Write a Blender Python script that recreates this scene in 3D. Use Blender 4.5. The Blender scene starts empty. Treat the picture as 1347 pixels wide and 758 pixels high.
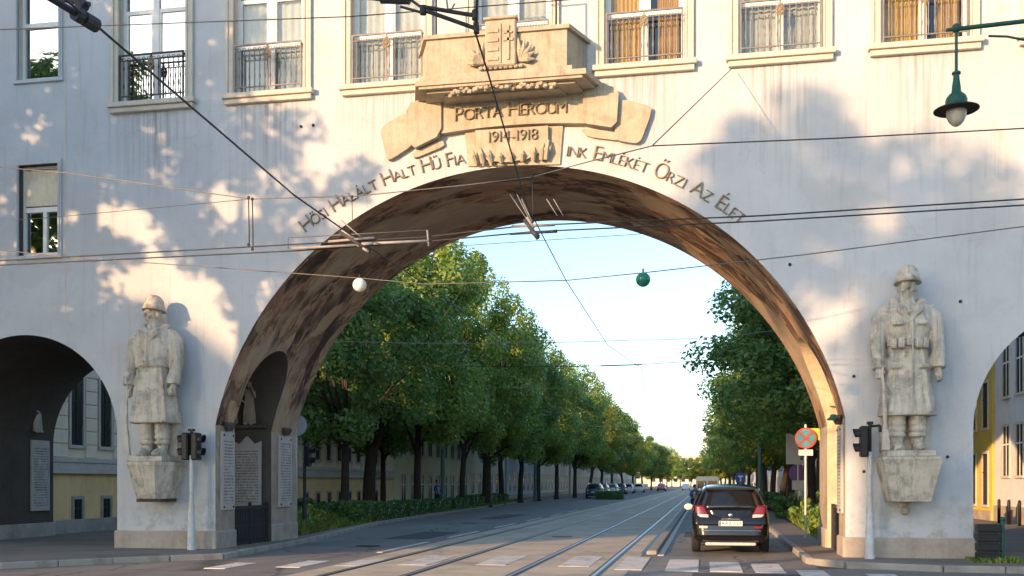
import bpy, bmesh, math, random
import numpy as np
from mathutils import Vector, Matrix, noise as mnoise
PI = math.pi
R = math.radians
sc = bpy.context.scene
col = sc.collection

# ------------------------------------------------------------------ camera
cam_d = bpy.data.cameras.new("camera"); cam = bpy.data.objects.new("camera", cam_d); col.objects.link(cam)
cam.location = (0, 0, 1.65)
cam.rotation_euler = (R(90), 0, R(10.729))
cam_d.sensor_width = 36.0
cam_d.lens = 36.0 * 1330 / 1347
cam_d.shift_y = 257.0 / 1347
cam_d.clip_start = 0.1; cam_d.clip_end = 6000
sc.camera = cam
# ------------------------------------------------------------------ light
SUN = Vector((-0.73, -1.0, 0.24)).normalized()       # direction towards the sun
EL = math.asin(SUN.z); AZ = math.atan2(SUN.x, SUN.y)
w = bpy.data.worlds.new("World"); sc.world = w; w.use_nodes = True
nt = w.node_tree; nt.nodes.clear()
sky = nt.nodes.new("ShaderNodeTexSky"); sky.sky_type = 'NISHITA'; sky.sun_disc = False
sky.sun_elevation = EL; sky.sun_rotation = AZ; sky.air_density = 1.0; sky.dust_density = 1.0; sky.ozone_density = 1.9; sky.altitude = 100
bg = nt.nodes.new("ShaderNodeBackground"); bg.inputs['Strength'].default_value = 0.15
wo = nt.nodes.new("ShaderNodeOutputWorld")
nt.links.new(sky.outputs[0], bg.inputs[0]); nt.links.new(bg.outputs[0], wo.inputs[0])
sd = bpy.data.lights.new("sun", 'SUN'); sd.energy = 2.7; sd.angle = R(0.53); sd.color = (1.0, 0.60, 0.30)
so = bpy.data.objects.new("sun", sd); col.objects.link(so)
so.rotation_euler = SUN.to_track_quat('Z', 'Y').to_euler(); so.location = (-60, -60, 60)
sc.view_settings.view_transform = 'Standard'; sc.view_settings.look = 'None'
sc.view_settings.gamma = 1.0; sc.view_settings.exposure = 1.52
sc.render.engine = 'CYCLES'
sc.cycles.max_bounces = 6; sc.cycles.transparent_max_bounces = 12

# ------------------------------------------------------------------ helpers: mesh building
class MB:
    def __init__(s): s.v = []; s.f = []; s.m = []
    def add(s, vs, fs, mi=0):
        o = len(s.v); s.v += [tuple(p) for p in vs]
        s.f += [tuple(i + o for i in f) for f in fs]; s.m += [mi] * len(fs); return s
    def box(s, x0, x1, y0, y1, z0, z1, mi=0, bev=0.0):
        if bev > 0:
            b = bev
            bm = bmesh.new()
            m = Matrix.Translation(((x0+x1)/2, (y0+y1)/2, (z0+z1)/2)) @ Matrix.Diagonal((abs(x1-x0), abs(y1-y0), abs(z1-z0), 1))
            bmesh.ops.create_cube(bm, size=1, matrix=m)
            bmesh.ops.bevel(bm, geom=bm.edges[:], offset=b, segments=1, affect='EDGES')
            bm.verts.index_update()
            s.add([v.co for v in bm.verts], [[v.index for v in f.verts] for f in bm.faces], mi); bm.free(); return s
        return s.add([(x0,y0,z0),(x1,y0,z0),(x1,y1,z0),(x0,y1,z0),(x0,y0,z1),(x1,y0,z1),(x1,y1,z1),(x0,y1,z1)],
                     [(0,3,2,1),(4,5,6,7),(0,1,5,4),(1,2,6,5),(2,3,7,6),(3,0,4,7)], mi)
    def prism(s, pts, a, b, axis='y', mi=0):
        # pts: 2D outline; axis y -> (x,z) extruded from y=a to b; x -> (y,z); z -> (x,y)
        def P(p, t):
            return (p[0], t, p[1]) if axis == 'y' else ((t, p[0], p[1]) if axis == 'x' else (p[0], p[1], t))
        n = len(pts)
        vs = [P(p, a) for p in pts] + [P(p, b) for p in pts]
        fs = [tuple(range(n)), tuple(range(2*n-1, n-1, -1))] + [(i, i+n, (i+1) % n + n, (i+1) % n) for i in range(n)]
        return s.add(vs, fs, mi)
    def tube(s, pts, r, n=8, mi=0, caps=True):
        pts = [Vector(p) for p in pts]; k = len(pts)
        rs = r if isinstance(r, (list, tuple)) else [r] * k
        vs = []; up = None
        for i, p in enumerate(pts):
            d = (pts[min(i+1, k-1)] - pts[max(i-1, 0)])
            if d.length < 1e-9: d = Vector((0, 0, 1))
            d.normalize()
            if up is None:
                up = Vector((0, 0, 1)) if abs(d.z) < .9 else Vector((1, 0, 0))
            a = d.cross(up).normalized(); b = a.cross(d); up = b
            for j in range(n):
                t = 2 * PI * j / n
                vs.append(p + (a * math.cos(t) + b * math.sin(t)) * rs[i])
        fs = [(i*n+j, i*n+(j+1) % n, (i+1)*n+(j+1) % n, (i+1)*n+j) for i in range(k-1) for j in range(n)]
        if caps: fs += [tuple(range(n-1, -1, -1)), tuple((k-1)*n+j for j in range(n))]
        return s.add(vs, fs, mi)
    def lathe(s, prof, c=(0, 0, 0), n=16, mi=0, axis='z'):
        vs = []
        for r, h in prof:
            for j in range(n):
                t = 2 * PI * j / n
                x, y = r * math.cos(t), r * math.sin(t)
                if axis == 'z': q = (x, y, h)
                elif axis == 'x': q = (h, x, y)
                else: q = (x, h, y)
                vs.append((c[0]+q[0], c[1]+q[1], c[2]+q[2]))
        k = len(prof)
        fs = [(i*n+j, i*n+(j+1) % n, (i+1)*n+(j+1) % n, (i+1)*n+j) for i in range(k-1) for j in range(n)]
        fs += [tuple(range(n-1, -1, -1)), tuple((k-1)*n+j for j in range(n))]
        return s.add(vs, fs, mi)
    def ell(s, c, r, n=12, m=8, mi=0):
        if not isinstance(r, (tuple, list)): r = (r, r, r)
        vs = [(c[0], c[1], c[2]-r[2])]
        for i in range(1, m):
            p = -PI/2 + PI*i/m
            for j in range(n):
                t = 2*PI*j/n
                vs.append((c[0]+r[0]*math.cos(p)*math.cos(t), c[1]+r[1]*math.cos(p)*math.sin(t), c[2]+r[2]*math.sin(p)))
        vs.append((c[0], c[1], c[2]+r[2]))
        fs = [(0, 1+(j+1) % n, 1+j) for j in range(n)]
        fs += [(1+(i-1)*n+j, 1+(i-1)*n+(j+1) % n, 1+i*n+(j+1) % n, 1+i*n+j) for i in range(1, m-1) for j in range(n)]
        L = len(vs)-1; fs += [(L, 1+(m-2)*n+j, 1+(m-2)*n+(j+1) % n) for j in range(n)]
        return s.add(vs, fs, mi)
    def rings(s, rs, n=20, mi=0):   # rs: (cx,cy,z,rx,ry)
        vs = []
        for (cx, cy, z, rx, ry) in rs:
            for j in range(n):
                t = 2*PI*j/n; c, q = math.cos(t), math.sin(t)
                e = 0.8
                vs.append((cx+rx*math.copysign(abs(c)**e, c), cy+ry*math.copysign(abs(q)**e, q), z))
        k = len(rs)
        fs = [(i*n+j, i*n+(j+1) % n, (i+1)*n+(j+1) % n, (i+1)*n+j) for i in range(k-1) for j in range(n)]
        fs += [tuple(range(n-1, -1, -1)), tuple((k-1)*n+j for j in range(n))]
        return s.add(vs, fs, mi)
    def mesh(s, name, mats, smooth=False):
        me = bpy.data.meshes.new(name); me.from_pydata(s.v, [], s.f)
        for m in (mats if isinstance(mats, (list, tuple)) else [mats]): me.materials.append(m)
        if any(s.m): me.polygons.foreach_set('material_index', s.m)
        bm = bmesh.new(); bm.from_mesh(me); bmesh.ops.recalc_face_normals(bm, faces=bm.faces[:]); bm.to_mesh(me); bm.free()
        if smooth: me.polygons.foreach_set('use_smooth', [True]*len(me.polygons))
        me.update(); return me
    def obj(s, name, mats, parent=None, smooth=False):
        return link(name, s.mesh(name, mats, smooth), parent)

def link(name, me, parent=None, loc=None):
    o = bpy.data.objects.new(name, me); col.objects.link(o)
    if parent: o.parent = parent
    if loc: o.location = loc
    return o
def tag(o, label=None, cat=None, group=None, kind=None):
    if label: o['label'] = label
    if cat: o['category'] = cat
    if group: o['group'] = group
    if kind: o['kind'] = kind
    return o
def thing(name, label, cat, loc=(0, 0, 0), rz=0, group=None):
    o = bpy.data.objects.new(name, None); col.objects.link(o)
    o.location = loc; o.rotation_euler = (0, 0, rz); o.empty_display_size = .3
    return tag(o, label, cat, group)
def copy_tree(o, parent=None):
    c = o.copy(); col.objects.link(c)
    if parent is not None: c.parent = parent
    for ch in list(o.children): copy_tree(ch, c)
    return c
def bake(o, mods):           # evaluate modifiers into a new mesh
    for typ, kw in mods:
        m = o.modifiers.new(typ, typ)
        for k, v in kw.items(): setattr(m, k, v)
    dg = bpy.context.evaluated_depsgraph_get(); dg.update()
    me = bpy.data.meshes.new_from_object(o.evaluated_get(dg))
    o.modifiers.clear(); o.data = me
    return me
def autosmooth(me, ang=35):
    bm = bmesh.new(); bm.from_mesh(me)
    for f in bm.faces: f.smooth = True
    for e in bm.edges:
        if len(e.link_faces) == 2 and e.calc_face_angle(0) > R(ang): e.smooth = False
    bm.to_mesh(me); bm.free()

# ------------------------------------------------------------------ helpers: materials
def nodes(name):
    m = bpy.data.materials.new(name); m.use_nodes = True
    t = m.node_tree; b = t.nodes['Principled BSDF']
    return m, t, b
def N(t, typ, **kw):
    n = t.nodes.new(typ)
    for k, v in kw.items():
        if k.startswith('i_'): n.inputs[k[2:].replace('_', ' ')].default_value = v
        else: setattr(n, k, v)
    return n
def ramp(t, fac, stops):
    r = t.nodes.new('ShaderNodeValToRGB'); e = r.color_ramp.elements
    while len(e) < len(stops): e.new(.5)
    for q, (p, c) in zip(e, stops): q.position = p; q.color = (*c, 1)
    t.links.new(fac, r.inputs[0]); return r.outputs[0]
def mix(t, fac, a, b, typ='MIX'):
    n = t.nodes.new('ShaderNodeMix'); n.data_type = 'RGBA'; n.blend_type = typ
    for s, v in ((0, fac), (6, a), (7, b)):
        if hasattr(v, 'is_output') or hasattr(v, 'links'): t.links.new(v, n.inputs[s])
        elif isinstance(v, (int, float)): n.inputs[s].default_value = v
        else: n.inputs[s].default_value = (*v, 1)
    return n.outputs[2]
def coords(t, scale=(1, 1, 1), typ='Object'):
    c = t.nodes.new('ShaderNodeTexCoord'); mp = t.nodes.new('ShaderNodeMapping')
    mp.inputs['Scale'].default_value = scale
    t.links.new(c.outputs[typ], mp.inputs[0]); return mp.outputs[0]
def noise(t, vec, scale, detail=6, rough=.6, dist=0):
    n = t.nodes.new('ShaderNodeTexNoise'); n.inputs['Scale'].default_value = scale
    n.inputs['Detail'].default_value = detail; n.inputs['Roughness'].default_value = rough; n.inputs['Distortion'].default_value = dist
    t.links.new(vec, n.inputs['Vector']); return n.outputs['Fac']
def bump(t, b, h, strength=.3, dist=.02):
    n = t.nodes.new('ShaderNodeBump'); n.inputs['Strength'].default_value = strength; n.inputs['Distance'].default_value = dist
    t.links.new(h, n.inputs['Height']); t.links.new(n.outputs[0], b.inputs['Normal'])
def mul(c, k): return tuple(min(1, x*k) for x in c)
def surf(name, c, rough=.8, var=.25, scale=3, bmp=.2, metal=0, streak=0, dirt=None, dirt_amt=.4, spec=.3, fine=60):
    """base colour broken up by two noises, optional vertical rain streaks and dirt blotches, fine bump"""
    m, t, b = nodes(name)
    v = coords(t)
    a = noise(t, v, scale, 8, .65)
    cc = ramp(t, a, [(.25, mul(c, 1-var)), (.5, c), (.78, mul(c, 1+var*.7))])
    if dirt:
        d = noise(t, v, scale*.7, 10, .75, .5)
        f = ramp(t, d, [(.48, (0, 0, 0)), (.72, (dirt_amt,)*3)])
        cc = mix(t, f, cc, dirt)
    if streak:
        v2 = coords(t, (5, 5, .35))
        s = noise(t, v2, 2.0, 6, .7)
        f = ramp(t, s, [(.5, (0, 0, 0)), (.75, (streak,)*3)])
        cc = mix(t, f, cc, mul(c, .35))
    t.links.new(cc, b.inputs['Base Color'])
    b.inputs['Roughness'].default_value = rough; b.inputs['Metallic'].default_value = metal
    b.inputs['Specular IOR Level'].default_value = spec
    if bmp: bump(t, b, noise(t, v, fine, 5, .7), bmp, .01)
    return m

M = {}
def plaster():
    m, t, b = nodes('plaster')
    v = coords(t)
    c = ramp(t, noise(t, v, .5, 9, .68), [(.25, (.445, .465, .495)), (.5, (.515, .54, .575)), (.75, (.57, .592, .62))])
    # broad repainted patches with ragged edges
    c = mix(t, ramp(t, noise(t, v, .33, 5, .5, .8), [(.55, (0, 0, 0)), (.57, (.35,)*3)]), c, (.47, .475, .48))
    c = mix(t, ramp(t, noise(t, v, 1.4, 8, .75, .4), [(.55, (0, 0, 0)), (.75, (.5,)*3)]), c, (.37, .35, .33))
    st = noise(t, coords(t, (4, 4, .25)), 1.6, 6, .7)
    c = mix(t, ramp(t, st, [(.54, (0, 0, 0)), (.76, (.38,)*3)]), c, (.27, .255, .24))
    # rain stains that run down from the window sills (a window every 2.9 m), and splashes of dirt at street level
    sx = N(t, 'ShaderNodeSeparateXYZ'); t.links.new(v, sx.inputs[0])
    def mth(op, a, b=None, c_=None):
        n = N(t, 'ShaderNodeMath', operation=op)
        for i, q in enumerate((a, b, c_)):
            if q is None: continue
            if isinstance(q, (int, float)): n.inputs[i].default_value = q
            else: t.links.new(q, n.inputs[i])
        return n.outputs[0]
    wx = mth('COSINE', mth('MULTIPLY', mth('ADD', sx.outputs['X'], 12.95), 2*PI/2.9))
    wm = mth('MULTIPLY_ADD', wx, .5, .5)
    run = N(t, 'ShaderNodeMapRange'); run.inputs[1].default_value = 8.2; run.inputs[2].default_value = 10.5; t.links.new(sx.outputs['Z'], run.inputs[0])
    lim = mth('MULTIPLY', mth('LESS_THAN', sx.outputs['Z'], 10.62), mth('GREATER_THAN', sx.outputs['X'], -14.2))
    stn = ramp(t, noise(t, coords(t, (7, 7, .22)), 1.3, 5, .65), [(.44, (0, 0, 0)), (.66, (.75,)*3)])
    c = mix(t, mth('MULTIPLY', mth('MULTIPLY', mth('MULTIPLY', run.outputs[0], wm), lim), stn), c, (.20, .185, .165))
    spl = N(t, 'ShaderNodeMapRange'); spl.inputs[1].default_value = 1.9; spl.inputs[2].default_value = .5; t.links.new(sx.outputs['Z'], spl.inputs[0])
    sp2 = ramp(t, noise(t, v, 2.3, 8, .75), [(.48, (0, 0, 0)), (.60, (.55,)*3)])
    c = mix(t, mth('MULTIPLY', spl.outputs[0], sp2), c, (.26, .235, .205))
    nz = N(t, 'ShaderNodeTexNoise'); nz.inputs['Scale'].default_value = 1.6; nz.inputs['Detail'].default_value = 5; t.links.new(v, nz.inputs['Vector'])
    va = N(t, 'ShaderNodeVectorMath', operation='MULTIPLY_ADD'); va.inputs[1].default_value = (1.1, 1.1, 1.1); t.links.new(nz.outputs['Color'], va.inputs[0]); t.links.new(v, va.inputs[2])
    vo = N(t, 'ShaderNodeTexVoronoi', feature='DISTANCE_TO_EDGE'); vo.inputs['Scale'].default_value = .38; t.links.new(va.outputs[0], vo.inputs['Vector'])
    k = N(t, 'ShaderNodeMath', operation='MULTIPLY'); t.links.new(ramp(t, vo.outputs['Distance'], [(0, (1, 1, 1)), (.006, (0, 0, 0))]), k.inputs[0]); t.links.new(ramp(t, noise(t, v, .7, 3), [(.52, (0, 0, 0)), (.66, (.22,)*3)]), k.inputs[1])
    c = mix(t, k.outputs[0], c, (.22, .20, .18))
    t.links.new(c, b.inputs['Base Color']); b.inputs['Roughness'].default_value = .92; b.inputs['Specular IOR Level'].default_value = .2
    h = N(t, 'ShaderNodeMath', operation='ADD'); t.links.new(noise(t, v, 16, 6, .7), h.inputs[0]); t.links.new(noise(t, v, 1.8, 4, .6), h.inputs[1])
    bump(t, b, h.outputs[0], .35, .015)
    return m
M['plaster'] = plaster()
M['trim'] = surf('trim', (.58, .54, .47), .85, .12, 3, .2, streak=.15, dirt=(.40, .34, .27), dirt_amt=.3)
M['ochre'] = surf('ochre_stone', (.44, .395, .31), .88, .25, 3, .7, streak=.5, dirt=(.27, .19, .10), dirt_amt=.55, fine=30)
M['plinth'] = surf('plinth_stone', (.42, .37, .32), .9, .25, 2, .5, streak=.25, dirt=(.22, .17, .13), dirt_amt=.6)
M['statue'] = surf('statue_limestone', (.58, .53, .45), .92, .3, 2.2, 1.0, streak=.9, dirt=(.085, .072, .06), dirt_amt=1.0, fine=22)
M['tablet'] = surf('tablet_marble', (.46, .43, .40), .6, .12, 3, .1, streak=.15)
M['jamb'] = surf('jamb_plaster', (.40, .335, .265), .9, .25, 1.6, .4, streak=.45, dirt=(.13, .10, .08), dirt_amt=.6)
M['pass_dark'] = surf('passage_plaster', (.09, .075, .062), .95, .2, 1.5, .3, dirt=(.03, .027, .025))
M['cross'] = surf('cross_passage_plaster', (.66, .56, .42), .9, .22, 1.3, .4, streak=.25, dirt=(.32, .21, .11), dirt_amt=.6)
M['cross_dark'] = surf('cross_passage_shaded', (.10, .085, .075), .95, .25, 1.5, .4, streak=.3)  # darker copy of the plaster: shade of the left passage put into the colour
M['white_paint'] = surf('white_paint', (.80, .79, .76), .5, .05, 6, .05, dirt=(.6, .58, .55), dirt_amt=.2)
M['iron'] = surf('iron', (.045, .045, .05), .55, .3, 8, .1, metal=.3)
M['grey_iron'] = surf('grey_iron', (.22, .21, .20), .6, .3, 8, .1, metal=.2)
M['letter'] = surf('letter_stone', (.25, .205, .15), .9, .25, 6, .2)
M['steel'] = surf('rail_steel', (.40, .40, .41), .42, .2, 6, .05, metal=.9)
M['wire'] = surf('wire', (.05, .05, .055), .6, .2, 8, 0)
M['wire_bright'] = surf('wire_worn', (.17, .16, .155), .45, .2, 8, 0, metal=.4)
M['insul'] = surf('insulator', (.30, .29, .28), .5, .3, 8, 0)
M['green_paint'] = surf('green_lamp_paint', (.015, .10, .075), .45, .3, 7, .1, dirt=(.10, .09, .06), dirt_amt=.4)
M['black_plastic'] = surf('black_plastic', (.018, .018, .02), .45, .2, 9, .05)
M['pole_grey'] = surf('pole_grey', (.55, .56, .56), .55, .2, 5, .1, dirt=(.2, .19, .18), dirt_amt=.6)
M['bark'] = surf('bark', (.055, .043, .034), .95, .4, 5, .9, streak=.3, fine=20)
M['sign_back'] = surf('sign_back', (.45, .47, .49), .5, .12, 4, .05, metal=.2)
M['roof'] = surf('roof_tiles', (.26, .12, .08), .9, .3, 3, .4)
def glass_pane(name, k=.5, tint=(.9, .93, .95), dark=(.012, .013, .015)):
    m, t, b = nodes(name)
    gl = N(t, 'ShaderNodeBsdfGlossy'); gl.inputs['Roughness'].default_value = .015; gl.inputs['Color'].default_value = (*tint, 1)
    tr = N(t, 'ShaderNodeBsdfTransparent'); tr.inputs['Color'].default_value = (.85, .88, .87, 1)
    mx = N(t, 'ShaderNodeMixShader'); 
    lw = N(t, 'ShaderNodeLayerWeight'); lw.inputs['Blend'].default_value = .35
    mp = N(t, 'ShaderNodeMapRange'); mp.inputs['To Min'].default_value = k; mp.inputs['To Max'].default_value = .98
    t.links.new(lw.outputs['Fresnel'], mp.inputs[0]); t.links.new(mp.outputs[0], mx.inputs[0])
    v = coords(t); nz = noise(t, v, 1.3, 2, .5)
    bp = N(t, 'ShaderNodeBump'); bp.inputs['Strength'].default_value = .05; bp.inputs['Distance'].default_value = .02
    t.links.new(nz, bp.inputs['Height']); t.links.new(bp.outputs[0], gl.inputs['Normal'])
    t.links.new(tr.outputs[0], mx.inputs[1]); t.links.new(gl.outputs[0], mx.inputs[2])
    t.links.new(mx.outputs[0], t.nodes['Material Output'].inputs[0]); t.nodes.remove(b)
    return m
M['glass'] = glass_pane('window_glass', .04, tint=(.6, .62, .64)); M['glass_mirror'] = glass_pane('window_glass_dark_room', .34)
def plain(name, c, rough=.5, metal=0, spec=.5, coat=0):
    m, t, b = nodes(name)
    v = coords(t); a = noise(t, v, 5, 4)
    cc = ramp(t, a, [(.3, mul(c, .88)), (.7, mul(c, 1.08))]); t.links.new(cc, b.inputs['Base Color'])
    b.inputs['Roughness'].default_value = rough; b.inputs['Metallic'].default_value = metal
    b.inputs['Specular IOR Level'].default_value = spec; b.inputs['Coat Weight'].default_value = coat
    return m
M['dark_glass'] = plain('dark_glass', (.012, .014, .017), .06, 0, .8)
M['far_glass'] = plain('far_window_glass', (.03, .034, .04), .15, 0, .6)
M['curtain_white'] = plain('white_curtain', (.80, .80, .80), .9)
M['curtain_orange'] = plain('orange_curtain', (.95, .58, .03), .9)
M['room'] = plain('dark_room', (.10, .08, .07), .95)
M['blind'] = surf('roller_blind', (.75, .66, .50), .9, .15, 3, .1, streak=.5, dirt=(.25, .17, .1), dirt_amt=.4)
M['tyre'] = plain('tyre', (.015, .015, .016), .85)
M['car_paint'] = plain('car_paint_dark', (.006, .006, .007), .2, .0, .35, .5)
M['car_trim'] = plain('car_trim', (.012, .012, .013), .5)
M['chrome'] = plain('chrome', (.7, .7, .72), .15, 1.0)
M['tail'] = plain('tail_light', (.17, .008, .010), .18, 0, .6, 1.0)
M['tail_clear'] = plain('tail_light_clear', (.65, .55, .52), .2, 0, .6, .8)
M['plate'] = plain('number_plate', (.75, .75, .74), .4)
M['ink'] = plain('black_ink', (.02, .02, .025), .6)
M['skin'] = plain('skin', (.45, .27, .19), .6)

# fresco of the main vault: brown and ochre paint flowing along the curve (UV: u along the arc, v along the depth, metres)
def fresco():
    m, t, b = nodes('vault_fresco')
    v = coords(t, (.55, 1.0, 1), 'UV'); v.node.inputs['Rotation'].default_value = (0, 0, .55)
    nz = N(t, 'ShaderNodeTexNoise'); nz.inputs['Scale'].default_value = 1.1; nz.inputs['Detail'].default_value = 5; t.links.new(v, nz.inputs['Vector'])
    va = N(t, 'ShaderNodeVectorMath', operation='MULTIPLY_ADD'); va.inputs[1].default_value = (.85, .85, 0); t.links.new(nz.outputs['Color'], va.inputs[0]); t.links.new(v, va.inputs[2])
    vo = N(t, 'ShaderNodeTexVoronoi'); vo.inputs['Scale'].default_value = 2.3; t.links.new(va.outputs[0], vo.inputs['Vector'])
    sep = N(t, 'ShaderNodeSeparateColor'); t.links.new(vo.outputs['Color'], sep.inputs[0])
    c1 = ramp(t, sep.outputs[0], [(.10, (.07, .047, .034)), (.30, (.19, .115, .08)), (.48, (.44, .30, .19)), (.62, (.27, .13, .095)), (.78, (.54, .40, .26)), (.95, (.11, .078, .058))])
    v2 = coords(t, (1.0, 2.4, 1), 'UV')
    a2 = noise(t, v2, 1.7, 7, .62, 1.6)
    c2 = ramp(t, a2, [(.40, (.055, .038, .028)), (.48, (.23, .12, .085)), (.54, (.46, .31, .19)), (.66, (.56, .42, .28))])
    f = ramp(t, noise(t, v, 1.3, 4, .6), [(.40, (.0,)*3), (.60, (.7,)*3)])
    cc = mix(t, f, c1, c2)
    vo2 = N(t, 'ShaderNodeTexVoronoi', feature='DISTANCE_TO_EDGE'); vo2.inputs['Scale'].default_value = 2.3; t.links.new(va.outputs[0], vo2.inputs['Vector'])
    cc = mix(t, ramp(t, vo2.outputs['Distance'], [(.0, (.45,)*3), (.04, (0, 0, 0))]), cc, (.03, .02, .015))
    cc = mix(t, ramp(t, noise(t, v, .45, 3, .5), [(.50, (0, 0, 0)), (.55, (.7,)*3)]), cc, (.44, .35, .25))
    t.links.new(cc, b.inputs['Base Color']); b.inputs['Roughness'].default_value = .85
    b.inputs['Specular IOR Level'].default_value = .2
    bump(t, b, a2, .25, .03)
    return m
M['fresco'] = fresco()

# leaves
def leaf(name, cols, trans=.4):
    m, t, b = nodes(name)
    g = N(t, 'ShaderNodeNewGeometry')
    v = coords(t); a = noise(t, v, .45, 3, .6)
    mx = N(t, 'ShaderNodeMath', operation='MULTIPLY_ADD'); mx.inputs[1].default_value = .55
    sub = N(t, 'ShaderNodeMath', operation='MULTIPLY'); sub.inputs[1].default_value = .5
    t.links.new(g.outputs['Random Per Island'], mx.inputs[0]); t.links.new(a, sub.inputs[0]); t.links.new(sub.outputs[0], mx.inputs[2])
    n = len(cols)
    cc = ramp(t, mx.outputs[0], [(.12 + .76*i/(n-1), c) for i, c in enumerate(cols)])
    t.links.new(cc, b.inputs['Base Color']); b.inputs['Roughness'].default_value = .42; b.inputs['Specular IOR Level'].default_value = .4
    tl = N(t, 'ShaderNodeBsdfTranslucent'); c2 = mix(t, .45, cc, (.20, .30, .04)); t.links.new(c2, tl.inputs['Color'])
    ms = N(t, 'ShaderNodeMixShader'); ms.inputs[0].default_value = trans
    t.links.new(b.outputs[0], ms.inputs[1]); t.links.new(tl.outputs[0], ms.inputs[2])
    t.links.new(ms.outputs[0], t.nodes['Material Output'].inputs[0])
    return m
M['leaf_dark'] = leaf('leaf_dark', [(0.057, 0.122, 0.039), (0.101, 0.209, 0.06), (0.15, 0.271, 0.075), (0.211, 0.325, 0.086), (0.298, 0.362, 0.098)])
M['leaf_mid'] = leaf('leaf_mid', [(0.088, 0.185, 0.041), (0.154, 0.282, 0.063), (0.231, 0.359, 0.075), (0.329, 0.424, 0.086), (0.439, 0.45, 0.098)])
M['leaf_yellow'] = leaf('leaf_yellowing', [(0.07, 0.136, 0.026), (0.14, 0.217, 0.038), (0.281, 0.307, 0.045), (0.4, 0.398, 0.045), (0.4, 0.4, 0.045)])
M['leaf_hedge'] = leaf('leaf_hedge', [(0.031, 0.076, 0.025), (0.055, 0.14, 0.04), (0.087, 0.19, 0.049), (0.147, 0.253, 0.064)], .15)
M['grass'] = leaf('grass_blade', [(0.052, 0.119, 0.024), (0.101, 0.189, 0.033), (0.172, 0.259, 0.045), (0.262, 0.298, 0.06), (0.444, 0.358, 0.104)], .3)
M['leaf_litter'] = leaf('dry_leaf', [(.12, .07, .03), (.2, .12, .05), (.25, .18, .08)], .1)

# ground materials
def road_mat():
    m, t, b = nodes('road_asphalt')
    v = coords(t)
    a = noise(t, v, .35, 6, .6); f = noise(t, v, 40, 5, .7)
    v2 = coords(t, (1.2, .05, 1)); s = noise(t, v2, 1.5, 5, .6)
    c = ramp(t, a, [(.3, (.17, .16, .145)), (.55, (.23, .215, .19)), (.75, (.30, .275, .24))])
    c = mix(t, ramp(t, s, [(.45, (0, 0, 0)), (.65, (.5,)*3)]), c, (.13, .12, .11))
    c = mix(t, .25, c, ramp(t, f, [(.3, (.04, .04, .04)), (.7, (.2, .2, .2))]))
    # cracks and repair seams
    vo = N(t, 'ShaderNodeTexVoronoi', feature='DISTANCE_TO_EDGE'); vo.inputs['Scale'].default_value = .33
    nv = N(t, 'ShaderNodeTexNoise'); nv.inputs['Scale'].default_value = 1.2; t.links.new(v, nv.inputs['Vector'])
    va = N(t, 'ShaderNodeVectorMath', operation='MULTIPLY_ADD'); va.inputs[1].default_value = (.9, .9, 0); t.links.new(nv.outputs['Color'], va.inputs[0]); t.links.new(v, va.inputs[2])
    t.links.new(va.outputs[0], vo.inputs['Vector'])
    c = mix(t, ramp(t, vo.outputs['Distance'], [(0, (.75,)*3), (.02, (0, 0, 0))]), c, (.03, .03, .03))
    t.links.new(c, b.inputs['Base Color']); b.inputs['Roughness'].default_value = .72; b.inputs['Specular IOR Level'].default_value = .4
    bump(t, b, f, .35, .01); return m
M['road'] = road_mat()
M['patch'] = surf('tar_patch', (.075, .072, .07), .8, .2, 2, .4, fine=40)
M['track'] = surf('track_paving', (.50, .425, .32), .75, .25, .8, .35, dirt=(.07, .065, .06), dirt_amt=.6, fine=30)
M['pave'] = surf('pavement_asphalt', (.23, .195, .16), .85, .25, .7, .4, dirt=(.05, .048, .046), dirt_amt=.5, fine=35)
M['kerb'] = surf('kerb_stone', (.33, .31, .28), .85, .25, 3, .4, dirt=(.15, .13, .11), dirt_amt=.6)
M['marking'] = surf('road_paint', (.60, .58, .54), .75, .15, 3, .2, dirt=(.22, .21, .20), dirt_amt=.9)
M['ground'] = surf('ground_soil', (.11, .095, .07), .95, .3, .4, .3)
M['soil'] = surf('bed_soil', (.085, .065, .045), .95, .35, 2, .6)

# ------------------------------------------------------------------ the ground
def sheet(name, pts, z, mat, kind='structure'):
    m = MB(); m.add([(x, y, z) for x, y in pts], [tuple(range(len(pts)))]); o = m.obj(name, mat); o['kind'] = kind; return o
sheet('ground', [(-1500, -700), (1500, -700), (1500, 2500), (-1500, 2500)], -.02, M['ground'])
FAR = 420
sheet('road', [(-60, -70), (60, -70), (60, 20.4), (2.2, 20.4), (2.2, FAR), (-16.0, FAR), (-16.0, 92), (-14.4, 60), (-12.9, 39), (-10.95, 27), (-10.35, 20.6), (-12.0, 19.0), (-13.4, 17.4), (-60, 12)], -.008, M['road'])
GATE_Y0, GATE_Y1 = 22.2, 27.0
def kerb_line(parent, pts, step=1.0, wd=.16, h=.115):
    # one stone per metre, shared mesh
    me = MB().box(0, step-.015, -wd/2, wd/2, -.05, h, bev=.015).mesh('kerb_stone', M['kerb'])
    rnd = random.Random(3); out = 0
    for (x0, y0), (x1, y1) in zip(pts, pts[1:]):
        L = math.hypot(x1-x0, y1-y0); a = math.atan2(y1-y0, x1-x0); n = max(1, int(L/step))
        for i in range(n):
            o = link('kerb_stone', me, parent); f = i/n
            o.location = (x0+(x1-x0)*f, y0+(y1-y0)*f, rnd.uniform(-.008, .008)); o.rotation_euler = (0, 0, a+rnd.uniform(-.006, .006))
            o.scale = (L/n/step, 1, 1); out += 1
    return out
pl = MB()
LK = [(-60, 12), (-13.4, 17.4), (-12.0, 19.0), (-10.35, 20.6), (-10.95, 27), (-12.9, 39), (-14.4, 60), (-16.0, 92), (-16.0, FAR)]
outer = [(-60, FAR), (-60, 12)]
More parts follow.
